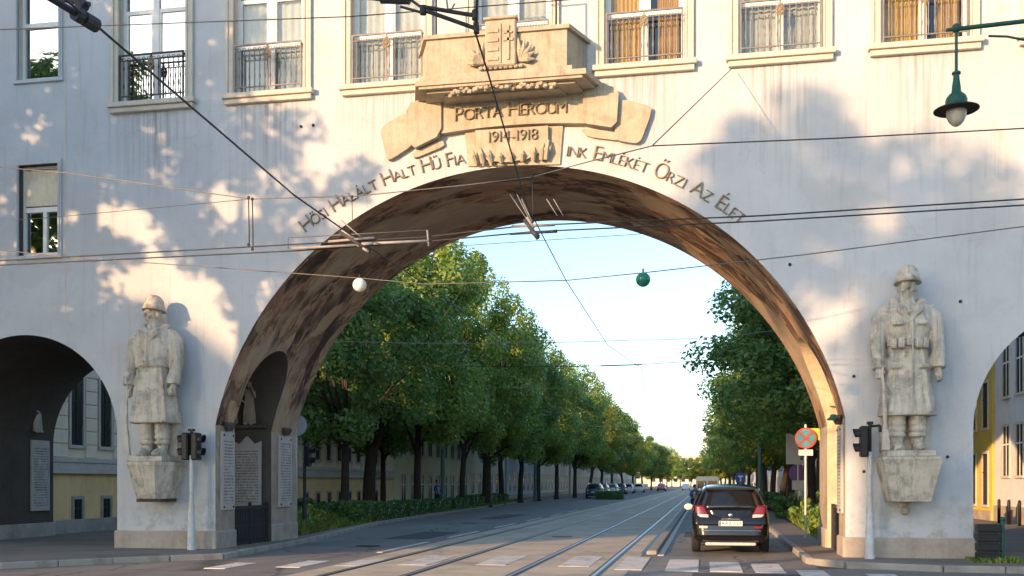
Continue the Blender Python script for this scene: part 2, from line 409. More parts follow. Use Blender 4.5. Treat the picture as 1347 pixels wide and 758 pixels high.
pl.prism(LK + [(-60, FAR)], -.1, .10, 'z')
pav_l = pl.obj('pavement', M['pave']); pav_l['kind'] = 'structure'
kerb_line(pav_l, [(-22, 16.42), (-13.4, 17.4), (-12.0, 19.0), (-10.35, 20.6), (-10.95, 27), (-12.9, 39), (-14.4, 60), (-16.0, 92)])
pr_ = MB(); RK = [(60, 19.3), (4.4, 20.1), (2.75, 20.75), (2.15, 21.6), (2.3, 34), (2.3, FAR), (60, FAR)]
pr_.prism(RK, -.1, .10, 'z'); pav_r = pr_.obj('pavement', M['pave']); pav_r['kind'] = 'structure'
kerb_line(pav_r, [(14, 19.9), (4.4, 20.1), (2.75, 20.75), (2.15, 21.6), (2.3, 34), (2.3, 85)])
# the tram tracks: paved strip, four rails with grooves
tp = MB()
for x0, x1 in ((-7.35, -1.4),):
    tp.add([(x0, -30, -.002), (x1, -30, -.002), (x1, FAR, -.002), (x0, FAR, -.002)], [(0, 1, 2, 3)])
tt = tp.obj('tram_track', M['track']); tt['kind'] = 'structure'
for x in (-1.93, -3.40, -5.25, -6.72):
    MB().box(x-.035, x+.035, -30, FAR, -.03, .006).obj('rail', M['steel'], tt)
    g = MB().box(x-.085, x-.037, -30, FAR, -.03, .002); g.obj('rail_groove', M['wire'], tt)
    # joints along the rails: sealing strip
    MB().box(x+.037, x+.11, -30, FAR, -.03, .0015).obj('rail_joint', M['car_trim'], tt)
# raised strip between the tram lane and the car lane
dv = MB(); dv.box(-1.30, -1.05, 23.6, 200, -.02, .09, bev=.03); ld = dv.obj('lane_divider', M['kerb']); ld['kind'] = 'structure'
MB().box(-1.04, -.90, 23.4, 200, -.02, .0035).obj('edge_line', M['marking'], ld)
MB().box(-1.46, -1.31, 24.0, 200, -.02, .0025).obj('gutter', M['car_trim'], ld)
# zebra stripes
zb = bpy.data.objects.new('zebra_crossing', None); col.objects.link(zb); zb['kind'] = 'structure'
for x, y0, y1, wd in ((-9.55, 18.2, 19.6, .45), (-8.3, 18.75, 20.4, .5), (-7.25, 19.25, 20.95, .52), (-6.1, 19.7, 22.4, .6), (-4.55, 20.0, 22.7, .62), (-2.85, 19.95, 22.75, .62), (-1.68, 19.4, 22.8, .52), (-.72, 19.3, 22.2, .62), (.12, 19.3, 21.6, .6), (.95, 19.25, 21.3, .55), (1.72, 18.7, 19.9, .5), (2.9, 18.0, 19.3, .5)):
    MB().box(x, x+wd, y0, y1, -.02, .0045).obj('stripe', M['marking'], zb)
for x, y0, y1 in ((-7.7, 23.2, 27.5), (-7.7, 30, 34), (-7.7, 37, 41), (-7.7, 44, 48), (-7.7, 51, 55), (-7.7, 58, 62)):
    MB().box(x, x+.14, y0, y1, -.02, .0045).obj('dash', M['marking'], zb)
rdo = bpy.data.objects['road']
for x, y in ((-8.7, 25.5), (.9, 29.5), (-4.3, 31.0), (-9.6, 41.0)):
    mh = MB(); mh.lathe([(.33, 0), (.33, .006), (.29, .007), (.29, .003), (.05, .003), (.05, .006)], (x, y, 0), 20); mh.obj('manhole_cover', M['iron'], rdo)
for x0, x1, y0, y1 in ((-9.4, -8.1, 29, 33.5), (-.6, .5, 31.5, 35), (-10.3, -9.2, 46, 53), (-.2, 1.7, 18.0, 19.0)):
    MB().box(x0, x1, y0, y1, -.03, -.004).obj('tar_patch', M['patch'], rdo)

# ------------------------------------------------------------------ the gate building
gate = thing('gate_building', 'large pale plastered gate building spanning the street with a wide memorial arch', 'building')
Y0, Y1 = GATE_Y0, GATE_Y1
CX, CZ, RA = -4.21, 1.42, 7.32
HW = 7.14
TOP = 14.7
def arc(cx, cz, r, a0, a1, n): return [(cx+r*math.cos(a0+(a1-a0)*i/n), cz+r*math.sin(a0+(a1-a0)*i/n)) for i in range(n+1)]
a_s = math.acos(HW/RA)
side_r = 2.55
body = [(-24, 0)] + [(-19.0, 0)] + arc(-16.45, 2.75, side_r, PI, 0, 40) + [(-13.9, 0)] \
     + [(CX-HW, 0)] + arc(CX, CZ, RA, PI-a_s, a_s, 96) + [(CX+HW, 0)] \
     + [(5.45, 0)] + arc(8.0, 2.75, side_r, PI, 0, 40) + [(10.55, 0)] + [(14.5, 0), (14.5, TOP), (-24, TOP)]
bmx = MB(); bmx.prism(body, Y0, Y1, 'y')
wallo = bmx.obj('wall', [M['plaster']], gate)
# windows: (x0, x1, z0, z1, kind)
WIN = [(-13.83, -12.10, 10.80, 13.9, 'dark'), (-10.86, -9.14, 10.80, 13.9, 'white'), (-7.96, -6.24, 10.80, 13.9, 'white'),
       (-5.06, -3.34, 10.80, 13.9, 'white'), (-2.13, -.41, 10.80, 13.9, 'orange'), (.74, 2.46, 10.80, 13.9, 'white'), (3.64, 5.36, 10.80, 13.9, 'orange'),
       (6.54, 8.26, 10.80, 13.9, 'white'), (9.44, 11.16, 10.80, 13.9, 'white')]
SMALL = [(-16.58, -15.46, 11.56, 13.9, 'dark'), (-16.56, -15.48, 7.24, 9.47, 'blind')]
cut = MB()
for x0, x1, z0, z1, k in WIN + SMALL: cut.box(x0, x1, Y0-.4, Y0+1.3, z0, z1)
NY0, NY1, NZ = 23.2, 25.35, 3.95
nich = [(NY0, -1), (NY1, -1)] + arc((NY0+NY1)/2, NZ, (NY1-NY0)/2, 0, PI, 24)
cut.prism(nich, -14.6, -8.5, 'x'); cut.prism(nich, .5, 6.2, 'x')
cuto = cut.obj('cutter', M['plaster'])
me = bake(wallo, [('BOOLEAN', dict(operation='DIFFERENCE', object=cuto, solver='EXACT'))])
bpy.data.objects.remove(cuto)
me.materials.clear()
for k in ('plaster', 'fresco', 'jamb', 'pass_dark', 'cross', 'cross_dark', 'trim'): me.materials.append(M[k])
uv = me.uv_layers.new(name='UVMap')
for p in me.polygons:
    c = p.center; n = p.normal; i = 0
    inside = Y0+.01 < c.y < Y1-.01
    if inside and c.z < 10:
        d = math.hypot(c.x-CX, c.z-CZ)
        if abs(n.y) < .05 and abs(c.x-CX) < HW+.1 and d < RA+.15:
            i = 1 if c.z > 3.05 else 2
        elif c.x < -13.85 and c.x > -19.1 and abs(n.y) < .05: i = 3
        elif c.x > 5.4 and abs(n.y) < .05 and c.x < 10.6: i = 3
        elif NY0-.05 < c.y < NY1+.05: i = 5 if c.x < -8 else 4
    elif inside and c.y < Y0+1.2: i = 6
    p.material_index = i
    for li in p.loop_indices:
        co = me.vertices[me.loops[li].vertex_index].co
        uv.data[li].uv = (math.atan2(co.z-CZ, co.x-CX)*RA, co.y)
# vault as a part of its own: split the fresco and jamb faces off
def split(src, idxs, name, parent, keep=lambda c: True):
    bm = bmesh.new(); bm.from_mesh(src.data)
    bmesh.ops.delete(bm, geom=[f for f in bm.faces if f.material_index not in idxs or not keep(f.calc_center_median())], context='FACES')
    m2 = src.data.copy(); bm.to_mesh(m2); bm.free(); m2.name = name
    o = link(name, m2, parent)
    bm = bmesh.new(); bm.from_mesh(src.data)
    bmesh.ops.delete(bm, geom=[f for f in bm.faces if f.material_index in idxs and keep(f.calc_center_median())], context='FACES'); bm.to_mesh(src.data); bm.free()
    return o
split(wallo, (1, 2), 'vault', gate)
for kp in (lambda c: c.x < -4, lambda c: c.x > -4):
    split(wallo, (3,), 'side_passage', gate, kp); split(wallo, (4, 5), 'cross_passage', gate, kp)
# plinths: blocks butted against the foot of each pier
for (x0, x1) in ((-13.95, -11.30), (2.88, 5.50)):
    MB().box(x0, x1, Y0-.07, Y0+1.02, .05, .52, bev=.025).obj('plinth', M['plinth'], gate)
    MB().box(x0, x1, NY1+.02, Y1+.05, .05, .56, bev=.025).obj('plinth', M['plinth'], gate)
MB().box(-24, -18.95, Y0-.06, Y1+.05, .05, .5, bev=.02).obj('plinth', M['plinth'], gate)
MB().box(10.5, 14.5, Y0-.06, Y1+.05, .05, .5, bev=.02).obj('plinth', M['plinth'], gate)
# window parts
def window(x0, x1, z0, z1, kind):
    small = (x1-x0) < 1.3
    yf = Y0+.16
    fr = MB(); t = .07
    fr.box(x0, x0+t, yf, yf+.09, z0, z1); fr.box(x1-t, x1, yf, yf+.09, z0, z1)
    fr.box(x0+t, x1-t, yf+.001, yf+.089, z0, z0+.10); fr.box(x0+t, x1-t, yf+.001, yf+.089, z1-t, z1)
    if small:
        zm = z0+1.33 if z0 > 10 else z0+1.10
        rows = [(z0+.10, zm), (zm+.12, z1-t)]; fr.box(x0+t, x1-t, yf-.012, yf+.088, zm, zm+.12)
        xm = (x0+x1)/2 + .06
        cols_all = [[(x0+t, x1-t)], [(x0+t, x1-t)]] if z0 > 10 else [[(x0+t, xm-.05), (xm+.05, x1-t)], [(x0+t, x1-t)]]
        if z0 < 10: fr.box(xm-.05, xm+.05, yf-.006, yf+.08, z0+.10, zm)
    else:
        xm = (x0+x1)/2
        fr.box(xm-.075, xm+.075, yf-.006, yf+.085, z0+.10, z1-t)
        for (a, b) in ((x0+t, xm-.075), (xm+.075, x1-t)):
            fr.box(a, b, yf-.012, yf+.088, z0+1.12, z0+1.24); fr.box(a, b, yf+.012, yf+.078, z0+2.20, z0+2.29)
            fr.box(a, a+.05, yf+.014, yf+.076, z0+1.24, z0+2.20); fr.box(b-.05, b, yf+.014, yf+.076, z0+1.24, z0+2.20)
        rows = [(z0+.10, z0+1.12), (z0+1.24, z0+2.20), (z0+2.29, z1-t)]
        cols_all = [[(x0+t, xm-.075), (xm+.075, x1-t)]]*3
    wo_ = fr.obj('window', M['white_paint'], gate)
    for r, cs in zip(rows, cols_all):
        for a, b in cs:
            MB().box(a-.01, b+.01, yf+.04, yf+.05, r[0]-.01, r[1]+.01).obj('pane', M['glass_mirror' if kind in ('dark', 'blind') else 'glass'], wo_)
    # room behind
    rm = MB(); rm.add([(x0-.0, Y0+1.25, z0), (x1, Y0+1.25, z0), (x1, Y0+1.25, z1), (x0, Y0+1.25, z1)], [(0, 1, 2, 3)])
    rm.obj('room', M['room'], wo_)
    if kind in ('white', 'orange'):
        def curtain(a, b, mat, zl, amp=.035):
            n = 40; vs = []; fs = []
            for i in range(n+1):
                x = a+(b-a)*i/n; y = yf+.14+amp*math.sin(i*1.45+a*3)
                vs += [(x, y, zl), (x, y, z1-.05)]
            fs = [(2*i, 2*i+2, 2*i+3, 2*i+1) for i in range(n)]
            MB().add(vs, fs).obj('curtain', mat, wo_, True)
        if kind == 'white': curtain(x0+.02, x1-.02, M['curtain_white'], z0+.05, .02)
        else:
            w_ = x1-x0
            curtain(x0+.12, x0+.55*w_, M['curtain_orange'], z0+.05); curtain(x0+.66*w_, x1-.12, M['curtain_orange'], z0+.05)
    if kind == 'blind':
        MB().box(x0+.08, x1-.08, yf-.02, yf+.02, z0+1.25, z1-.10).obj('blind', M['blind'], wo_)
    # moulded surround and sill on the wall
    s = MB(); sw = .17 if not small else .10; d = .045
    s.prism([(x0-sw, z0), (x0, z0), (x0, z1), (x1, z1), (x1, z0), (x1+sw, z0), (x1+sw, z1+sw), (x0-sw, z1+sw)], Y0-d, Y0+.02, 'y')
    s.box(x0-.055, x0-.015, Y0-d-.02, Y0-d+.005, z0, z1); s.box(x1+.015, x1+.055, Y0-d-.02, Y0-d+.005, z0, z1)
    if not small: s.box(x0-sw-.03, x0-sw+.03, Y0-d-.03, Y0, z0, z1); s.box(x1+sw-.03, x1+sw+.03, Y0-d-.03, Y0, z0, z1)
    s.obj('window_surround', M['trim'] if not small else M['plaster'], gate)
    q = MB()
    if not small:
        q.box(x0-.27, x1+.27, Y0-.17, Y0+.1, z0-.12, z0-.004, bev=.01); q.box(x0-.22, x1+.22, Y0-.11, Y0+.1, z0-.24, z0-.123, bev=.01)
    else: q.box(x0-.12, x1+.12, Y0-.06, Y0+.1, z0-.09, z0-.004, bev=.01)
    q.obj('sill', M['trim'] if not small else M['plaster'], gate)
    if not small:
        mat = M['iron'] if kind == 'dark' else M['grey_iron']
        rl = MB(); yr = Y0-.075
        a, b = x0+.02, x1-.02
        rl.box(a, b, yr-.018, yr+.018, z0+1.10, z0+1.135); rl.box(a, b, yr-.014, yr+.014, z0+.12, z0+.145); rl.box(a, b, yr-.012, yr+.012, z0+.98, z0+.998)
        for xx in (a, xm-.02, b-.035): rl.box(xx, xx+.035, yr-.019, yr+.019, z0-.01, z0+1.10)
        for xx in (a, b-.03): rl.box(xx, xx+.03, yr-.01, Y0+.02, z0+1.06, z0+1.09)
        ro = rl.obj('window_railing', mat, gate)
        bal = MB().tube([(0, 0, .145), (0, 0, .98)], .011, 6)
        bal.tube([(0, 0, .30), (0, 0, .38), (0, 0, .46)], [.012, .022, .012], 6); bal.tube([(0, 0, .74), (0, 0, .80), (0, 0, .86)], [.012, .02, .012], 6)
        bal.tube([(-.045, 0, .99), (-.02, 0, 1.05), (.02, 0, 1.05), (.045, 0, .99)], .008, 5)
        bme = BAL.get(mat.name)
        if bme is None: bme = BAL[mat.name] = bal.mesh('baluster', mat)
        n = 13
        for i in range(1, n):
            if i == n//2 and False: continue
            o = link('baluster', bme, ro); o.location = (a+(b-a)*i/n, yr, z0)
        og = MB()
        for i in range(10):
            t_ = i*PI/5; og.ell((xm+.07*math.cos(t_), yr-.02, z0+.90+.10*math.sin(t_)), (.035, .015, .035), 6, 4)
        og.ell((xm, yr-.03, z0+.90), (.05, .02, .05), 8, 5); og.tube([(xm, yr-.02, z0+.82), (xm, yr-.02, z0+.55)], [.03, .006], 6)
        og.obj('rosette', M['letter'], ro)
BAL = {}
for a in WIN + SMALL: window(*a)
# the parapet and roof (above the frame)
MB().box(-24.2, 14.7, Y0-.25, Y1+.25, TOP, TOP+.4, bev=.05).obj('cornice', M['trim'], gate)
rf = MB(); rf.prism([(Y0-.3, TOP+.4), (Y1+.3, TOP+.4), ((Y0+Y1)/2, TOP+1.3)], -24.2, 14.7, 'x'); rf.obj('roof', M['roof'], gate)

# balcony over the arch
bx0, bx1, by = -5.95, -2.86, Y0-.82
def octo(x0, x1, y, z0, z1, ch, mb): # canted box against the wall
    mb.prism([(x0, y), (x1, y), (x1+ch, Y0+.05), (x0-ch, Y0+.05)], z0, z1, 'z')
bc = MB(); octo(bx0, bx1, by, 10.52, 11.33, .36, bc)
balc = bc.obj('balcony', M['ochre'], gate)
cp = MB(); octo(bx0-.06, bx1+.06, by-.06, 11.333, 11.42, .38, cp); cp.obj('coping', M['ochre'], balc)
sl = MB(); octo(bx0-.10, bx1+.12, by-.10, 10.42, 10.517, .42, sl); octo(bx0-.22, bx1+.42, by-.13, 10.30, 10.417, .3, sl); octo(bx0-.16, bx1+.34, by-.09, 10.24, 10.297, .28, sl)
sl.obj('balcony_slab', M['ochre'], balc)
un = MB()
un.prism([(bx0-.02, by+.05), (bx1+.16, by+.05), (bx1+.34, Y0+.05), (bx0-.26, Y0+.05)], 10.19, 10.237, 'z')
un.prism([(bx0+.35, by+.22), (bx1-.2, by+.22), (bx1+.0, Y0+.05), (bx0+.15, Y0+.05)], 10.15, 10.187, 'z')
un.obj('corbel', M['ochre'], balc)
wr = MB(); rnd = random.Random(8)
for i in range(60):
    f = i/59; x = bx0+.55+(bx1-bx0-.8)*f
    zz = 10.20+.02*math.sin(f*PI); yy = by-.0
    wr.ell((x+rnd.uniform(-.03, .03), yy+rnd.uniform(-.05, .05), zz+rnd.uniform(-.06, .06)-.05*(1-math.sin(f*PI))), (.07, .05, .045), 6, 4)
wr.obj('garland', M['ochre'], balc)
# coat of arms on the balcony front
px0, px1 = -4.62, -3.94
ca = MB(); ca.box(px0, px1, by-.14, by+.02, 10.60, 11.60, bev=.03); cao = ca.obj('coat_of_arms', M['ochre'], balc)
cc_ = MB(); cc_.box(px0-.03, px1+.03, by-.17, by+.05, 11.60, 11.66, bev=.015)
cc_.obj('arms_cap', M['ochre'], balc)
bars = MB()
for i in range(4): bars.box(px0+.06, px0+.30, by-.165, by-.13, 10.72+.2*i, 10.80+.2*i)
bars.box(px0+.335, px0+.355, by-.165, by-.13, 10.66, 11.5)
bars.box(px1-.19, px1-.14, by-.17, by-.13, 10.72, 11.45); bars.box(px1-.27, px1-.06, by-.17, by-.13, 11.12, 11.18); bars.box(px1-.25, px1-.08, by-.17, by-.13, 11.28, 11.33)
bars.obj('arms_relief', M['ochre'], balc)
for s_, cx_ in ((-1, px0-.06), (1, px1+.06)):
    lf = MB()
    for k in range(5):
        a = R(100-26*k); L = .46-.03*k
        dx, dz = s_*math.cos(a)*-1 if False else s_*abs(math.cos(a))*(1 if k else -.3), math.sin(a)
        pts = [(cx_, by-.03, 10.72), (cx_+dx*L*.5+s_*.03, by-.10, 10.72+dz*L*.45), (cx_+dx*L, by-.08, 10.72+dz*L+.02)]
        lf.tube(pts, [.03, .065, .012], 7)
    lf.obj('palm_leaf', M['ochre'], balc)
sc_ = MB()
for i in range(9): sc_.ell((-4.28+.11*(i-4), by-.06, 10.60), (.06, .05, .045), 7, 5)
sc_.obj('scroll', M['ochre'], balc)
# balcony hand rail posts
rp = MB()
for x in (-5.75, -3.1): rp.tube([(x, by+.05, 11.42), (x, by+.05, 12.4)], .022, 8)
rp.tube([(-5.75, by+.05, 12.4), (-3.1, by+.05, 12.4)], .02, 8)
rp.obj('hand_rail', M['iron'], balc)

# banner ribbon
def smooth_poly(pts, it=1):
    for _ in range(it):
        q = []
        for i in range(len(pts)):
            a, b = pts[i], pts[(i+1) % len(pts)]
            q += [(a[0]*.85+b[0]*.15, a[1]*.85+b[1]*.15), (a[0]*.15+b[0]*.85, a[1]*.15+b[1]*.85)]
        pts = q
    return pts
def topz(x): return 10.52-.035*(x+4.1)**2
def botz(x): return 9.60-.030*(x+4.1)**2
bn = MB()
xs = [-5.8+i*(3.75/14) for i in range(15)]
bn.prism([(x, botz(x)) for x in xs]+[(x, topz(x)) for x in reversed(xs)], Y0-.17, Y0+.03, 'y')
ban = bn.obj('banner', M['ochre'], gate)
def piece(pts, d, nm, it=1):
    m = MB(); m.prism(smooth_poly(pts, it), Y0-d, Y0+.03, 'y'); o = m.obj(nm, M['ochre'], ban); return o
piece([(-6.62, 10.19), (-5.78, 10.44), (-5.78, 9.47), (-6.50, 9.17)], .23, 'ribbon_fold')
piece([(-7.26, 9.76), (-6.58, 10.10), (-6.44, 9.33), (-7.06, 8.98), (-7.13, 9.2)], .12, 'ribbon_tail', 2)
piece([(-6.50, 9.16), (-5.78, 9.40), (-5.74, 9.26), (-6.45, 9.02)], .08, 'ribbon_curl')
piece([(-2.55, 10.40), (-1.80, 10.24), (-1.86, 9.36), (-2.62, 9.52)], .23, 'ribbon_fold')
piece([(-1.84, 10.05), (-1.10, 9.82), (-1.14, 9.6), (-1.36, 9.02), (-1.92, 9.14)], .12, 'ribbon_tail', 2)
piece([(-2.66, 9.46), (-1.88, 9.30), (-1.80, 9.13), (-2.5, 9.26)], .08, 'ribbon_curl')
ks = MB(); ks.prism([(-5.28, 9.56), (-3.05, 9.56), (-3.12, 8.70), (-5.20, 8.78)], Y0-.05, Y0+.03, 'y')
kso = ks.obj('keystone_panel', M['ochre'], gate)
sh = MB(); sh.prism([(-5.02, 9.54), (-3.37, 9.54), (-3.37, 9.2), (-3.5, 8.98), (-3.85, 8.83), (-4.3, 8.79), (-4.7, 8.84), (-4.95, 9.0)], Y0-.15, Y0+.03, 'y')
sh.obj('shield', M['ochre'], kso)
lv = MB()
for k, (x, l) in enumerate(((-5.0, .30), (-4.84, .34), (-4.66, .28), (-4.42, .2), (-4.18, .2), (-3.94, .22), (-3.70, .28), (-3.52, .36), (-3.42, .42))):
    lv.tube([(x, Y0-.13, 8.80), (x+.03*(k-4)*.3, Y0-.21, 8.80+l*.5), (x+.06*(k-4)*.3, Y0-.15, 8.80+l)], [.055, .06, .015], 7)
lv.obj('laurel', M['ochre'], kso)

# letters (raised, each one a piece)
GL = {}
def glyph(ch, size, depth=.045):
    key = (ch, size)
    if key in GL: return GL[key]
    cu = bpy.data.curves.new('glyph', 'FONT'); cu.body = ch; cu.size = size; cu.extrude = depth/2; cu.bevel_depth = 0.004; cu.resolution_u = 3; cu.offset = -.011
    o = bpy.data.objects.new('glyph', cu); col.objects.link(o)
    dg = bpy.context.evaluated_depsgraph_get(); dg.update()
    me = bpy.data.meshes.new_from_object(o.evaluated_get(dg)); me.name = 'letter'
    bpy.data.objects.remove(o)
    xs = [v.co.x for v in me.vertices]; wdt = (min(xs), max(xs)) if xs else (0, .2*size)
    GL[key] = (me, wdt); return GL[key]
def place(ch, size, x, z, ang, parent, y, mat):
    me, wd = glyph(ch, size)
    if not me.materials: me.materials.append(mat)
    o = link('letter', me, parent); o.rotation_euler = (R(90), 0, 0)
    o.matrix_local = Matrix.Translation((x, y, z)) @ Matrix.Rotation(-ang, 4, 'Y') @ Matrix.Rotation(R(90), 4, 'X')
    return o
def arc_text(txt, a0, a1, r0, r1, big, small, parent, bigs):
    items = []; tot = 0
    for i, ch in enumerate(txt):
        if ch == ' ': items.append((None, big*.34, 0)); tot += big*.34; continue
        s = big if i in bigs else small
        me, wd = glyph(ch, s); wdt = wd[1]-wd[0]+.055
        items.append((ch, wdt, s)); tot += wdt
    L = abs(a1-a0)*(r0+r1)/2; k = L/tot; pos = 0
    for ch, wdt, s in items:
        f = (pos+.02)/tot; pos += wdt
        if ch is None: continue
        fm = (pos-wdt/2)/tot
        a = a0+(a1-a0)*fm; r = r0+(r1-r0)*fm
        tang = a-PI/2
        me, wd = glyph(ch, s); hw = (wd[0]+wd[1])/2
        x = CX+r*math.cos(a)-hw*math.cos(tang); z = CZ+r*math.sin(a)-hw*math.sin(tang)
        place(ch, s, x, z, tang, parent, Y0-.02, M['letter'])
T1 = 'HŐSI HALÁLT HALT HŰ FIA'
T2 = 'INK EMLÉKÉT ŐRZI AZ ÉLET'
b1 = [0, 5, 12, 17, 20]; b2 = [4, 12, 17, 20]
arc_text(T1, R(128.8), R(98.0), 7.78, 7.50, .47, .34, gate, b1)
arc_text(T2, R(80.8), R(49.2), 7.56, 7.62, .47, .34, gate, b2)
def line_text(txt, x0, x1, z, big, small, bigs, parent, y, mat, zf=None):
    tot = 0; items = []
    for i, ch in enumerate(txt):
        if ch == ' ': items.append((None, big*.3, 0)); tot += big*.3; continue
        s = big if i in bigs else small
        me, wd = glyph(ch, s); wdt = wd[1]-wd[0]+.05*s/.4; items.append((ch, wdt, s)); tot += wdt
    k = (x1-x0)/tot; pos = 0
    for ch, wdt, s in items:
        if ch:
            me, wd = glyph(ch, s); x = x0+(pos+wdt/2)*k-(wd[0]+wd[1])/2
            place(ch, s, x, z+(zf(x) if zf else 0), 0, parent, y, mat)
        pos += wdt
line_text('PORTA HEROUM', -5.48, -2.95, 9.76, .46, .37, [0, 6], ban, Y0-.195, M['letter'], lambda x: .03-.02*(x+4.2)**2)
line_text('1914-1918', -4.72, -3.58, 9.24, .36, .36, [], kso, Y0-.17, M['letter'])

# memorial tablets on the pillars of the arch
def tab_mat():
    m, t, b = nodes('engraved_tablet')
    v = coords(t)
    lines = N(t, 'ShaderNodeTexWave', wave_type='BANDS', bands_direction='Z'); lines.inputs['Scale'].default_value = 4.2; t.links.new(v, lines.inputs['Vector'])
    wd = noise(t, coords(t, (30, 30, 6)), 1.0, 3, .6)
    f = N(t, 'ShaderNodeMath', operation='MULTIPLY'); t.links.new(ramp(t, lines.outputs['Fac'], [(.45, (0, 0, 0)), (.6, (1, 1, 1))]), f.inputs[0]); t.links.new(ramp(t, wd, [(.42, (0, 0, 0)), (.52, (1, 1, 1))]), f.inputs[1])
    a = noise(t, v, 3, 6); c = ramp(t, a, [(.3, (.36, .34, .32)), (.7, (.52, .49, .46))])
    c = mix(t, f.outputs[0], c, (.17, .15, .14)); t.links.new(c, b.inputs['Base Color']); b.inputs['Roughness'].default_value = .7
    return m
M['engraved'] = tab_mat()
def tablet(x, nx, y0, y1, z0, z1):
    # slab standing proud of a wall whose normal is +-x
    s = MB(); a, b = (x, x+.06*nx) if nx > 0 else (x-.06, x)
    s.box(a, b, y0, y1, z0, z1, bev=.012)
    o = s.obj('memorial_tablet', M['tablet'], gate)
    c = x+.063*nx
    MB().box(min(c, c-.01*nx), max(c, c-.01*nx), y0+.09, y1-.09, z0+.16, z1-.2).obj('inscription', M['engraved'], o)
    for yy in (y0+.1, y1-.1):
        for zz in (z0+.08, z1-.09): MB().ell((x+.065*nx, yy, zz), (.025, .03, .03), 8, 5).obj('stud', M['iron'], o)
    # small bracket above
    q = MB(); q.rings([(x+.08*nx, (y0+y1)/2, z1+.02, .06, .10), (x+.10*nx, (y0+y1)/2, z1+.16, .10, .22), (x+.08*nx, (y0+y1)/2, z1+.22, .09, .24)], 10)
    q.obj('tablet_bracket', M['cross_dark'], gate)
tablet(CX-HW, 1, 22.42, 23.1, 1.0, 2.90); tablet(CX-HW, 1, 25.75, 26.6, 1.0, 2.95)
tablet(CX+HW, -1, 22.42, 23.1, 1.0, 2.90)
# left side passage tablet and figure relief
s = MB(); s.box(-19.0, -18.93, 25.95, 26.75, .85, 2.9, bev=.012); o = s.obj('memorial_tablet', M['tablet'], gate)
MB().box(-18.935, -18.92, 26.02, 26.68, 1.0, 2.7).obj('inscription', M['engraved'], o)
# tablet on the far side of the cross passage, facing the street
s = MB(); s.box(-12.42, -11.62, NY1-.07, NY1, 1.02, 2.62, bev=.012)
s.prism([(-12.42, 2.62), (-11.62, 2.62), (-11.62, 2.78), (-11.8, 2.70), (-12.02, 2.92), (-12.24, 2.70), (-12.42, 2.78)], NY1-.068, NY1, 'y')
o = s.obj('memorial_tablet', M['tablet'], gate)
MB().box(-12.34, -11.70, NY1-.085, NY1-.06, 1.1, 2.55).obj('inscription', M['engraved'], o)
def relief_figure(x, y, z, h, face=-1, parent=gate, mat=None, rz=0):
    s = MB(); k = h/1.0
    s.rings([(0, 0, 0, .17*k, .07*k), (0, 0, .25*k, .15*k, .07*k), (0, 0, .55*k, .11*k, .07*k), (0, 0, .74*k, .14*k, .08*k), (0, 0, .80*k, .08*k, .06*k)], 12)
    s.ell((0, -.02*k, .90*k), (.06*k, .06*k, .08*k)); s.tube([(-.13*k, -.03*k, .75*k), (-.18*k, -.06*k, .55*k), (-.05*k, -.1*k, .48*k)], [.035*k, .03*k, .025*k]); s.tube([(.13*k, -.03*k, .75*k), (.17*k, -.06*k, .6*k), (.1*k, -.12*k, .86*k)], [.035*k, .03*k, .025*k])
    s.ell((-.07*k, -.05*k, .0), (.05*k, .07*k, .04*k)); s.ell((.07*k, -.05*k, .0), (.05*k, .07*k, .04*k))
    o = s.obj('relief_figure', mat or M['statue'], parent, True); o.location = (x, y, z); o.rotation_euler = (0, 0, rz); return o
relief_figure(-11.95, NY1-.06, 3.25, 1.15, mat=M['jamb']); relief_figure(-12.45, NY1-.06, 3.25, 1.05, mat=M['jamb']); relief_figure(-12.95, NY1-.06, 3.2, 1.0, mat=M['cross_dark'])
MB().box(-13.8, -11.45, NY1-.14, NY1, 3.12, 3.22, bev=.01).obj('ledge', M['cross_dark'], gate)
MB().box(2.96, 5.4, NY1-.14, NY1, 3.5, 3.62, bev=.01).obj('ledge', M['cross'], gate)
relief_figure(-18.9, 26.15, 3.15, 1.1, rz=R(90))
relief_figure(4.0, NY1-.06, 3.65, 1.1, mat=M['cross'])
# iron grilles closing the cross passages: each bar a piece
for x, ya in ((CX-HW-.12, NY0), (CX+HW+.12, NY0)):
    g = MB(); g.box(x-.03, x+.03, NY0+.02, NY1-.02, .12, .17); g.box(x-.03, x+.03, NY0+.02, NY1-.02, 1.0, 1.05); g.box(x-.025, x+.025, NY0+.02, NY1-.02, .56, .60)
    for yy in (NY0+.02, (NY0+NY1)/2, NY1-.08): g.box(x-.035, x+.035, yy, yy+.06, .05, 1.16)
    go = g.obj('passage_gate', M['iron'], gate)
    bme = MB().box(-.02, .02, -.028, .028, .17, 1.08).mesh('gate_bar', M['iron'])
    for i in range(22):
        o = link('gate_bar', bme, go); o.location = (x, NY0+.13+i*(NY1-NY0-.26)/21, 0)
# low board panel of the grille on the right
# small hooded lamps on the inner edges
def hood(x, y, z, s):
    m = MB(); m.lathe([(.02, .16), (.07, .15), (.10, .08), (.19, 0), (.17, -.02), (.02, -.02)], (0, 0, 0), 12); m.box(0 if s > 0 else -.22, .22 if s > 0 else 0, -.02, .02, .06, .10)
    o = m.obj('wall_lamp', M['green_paint'], gate, False); o.location = (x, y, z); o.scale = (.72, .72, .72)
    return o
hood(CX+HW-.2, 22.6, 3.02, 1); hood(5.45-.12, 22.5, 3.05, 1)
# anchor bolts for the wires
for x, z in ((-9.2, 9.95), (-8.9, 9.96), (3.1, 3.9), (5.2, 5.4), (4.95, 2.2), (3.3, 1.9), (-2.1, 13.0), (1.8, 6.3)):
    MB().ell((x, Y0-.01, z), (.035, .04, .035), 8, 5).obj('anchor_bolt', M['iron'], gate)
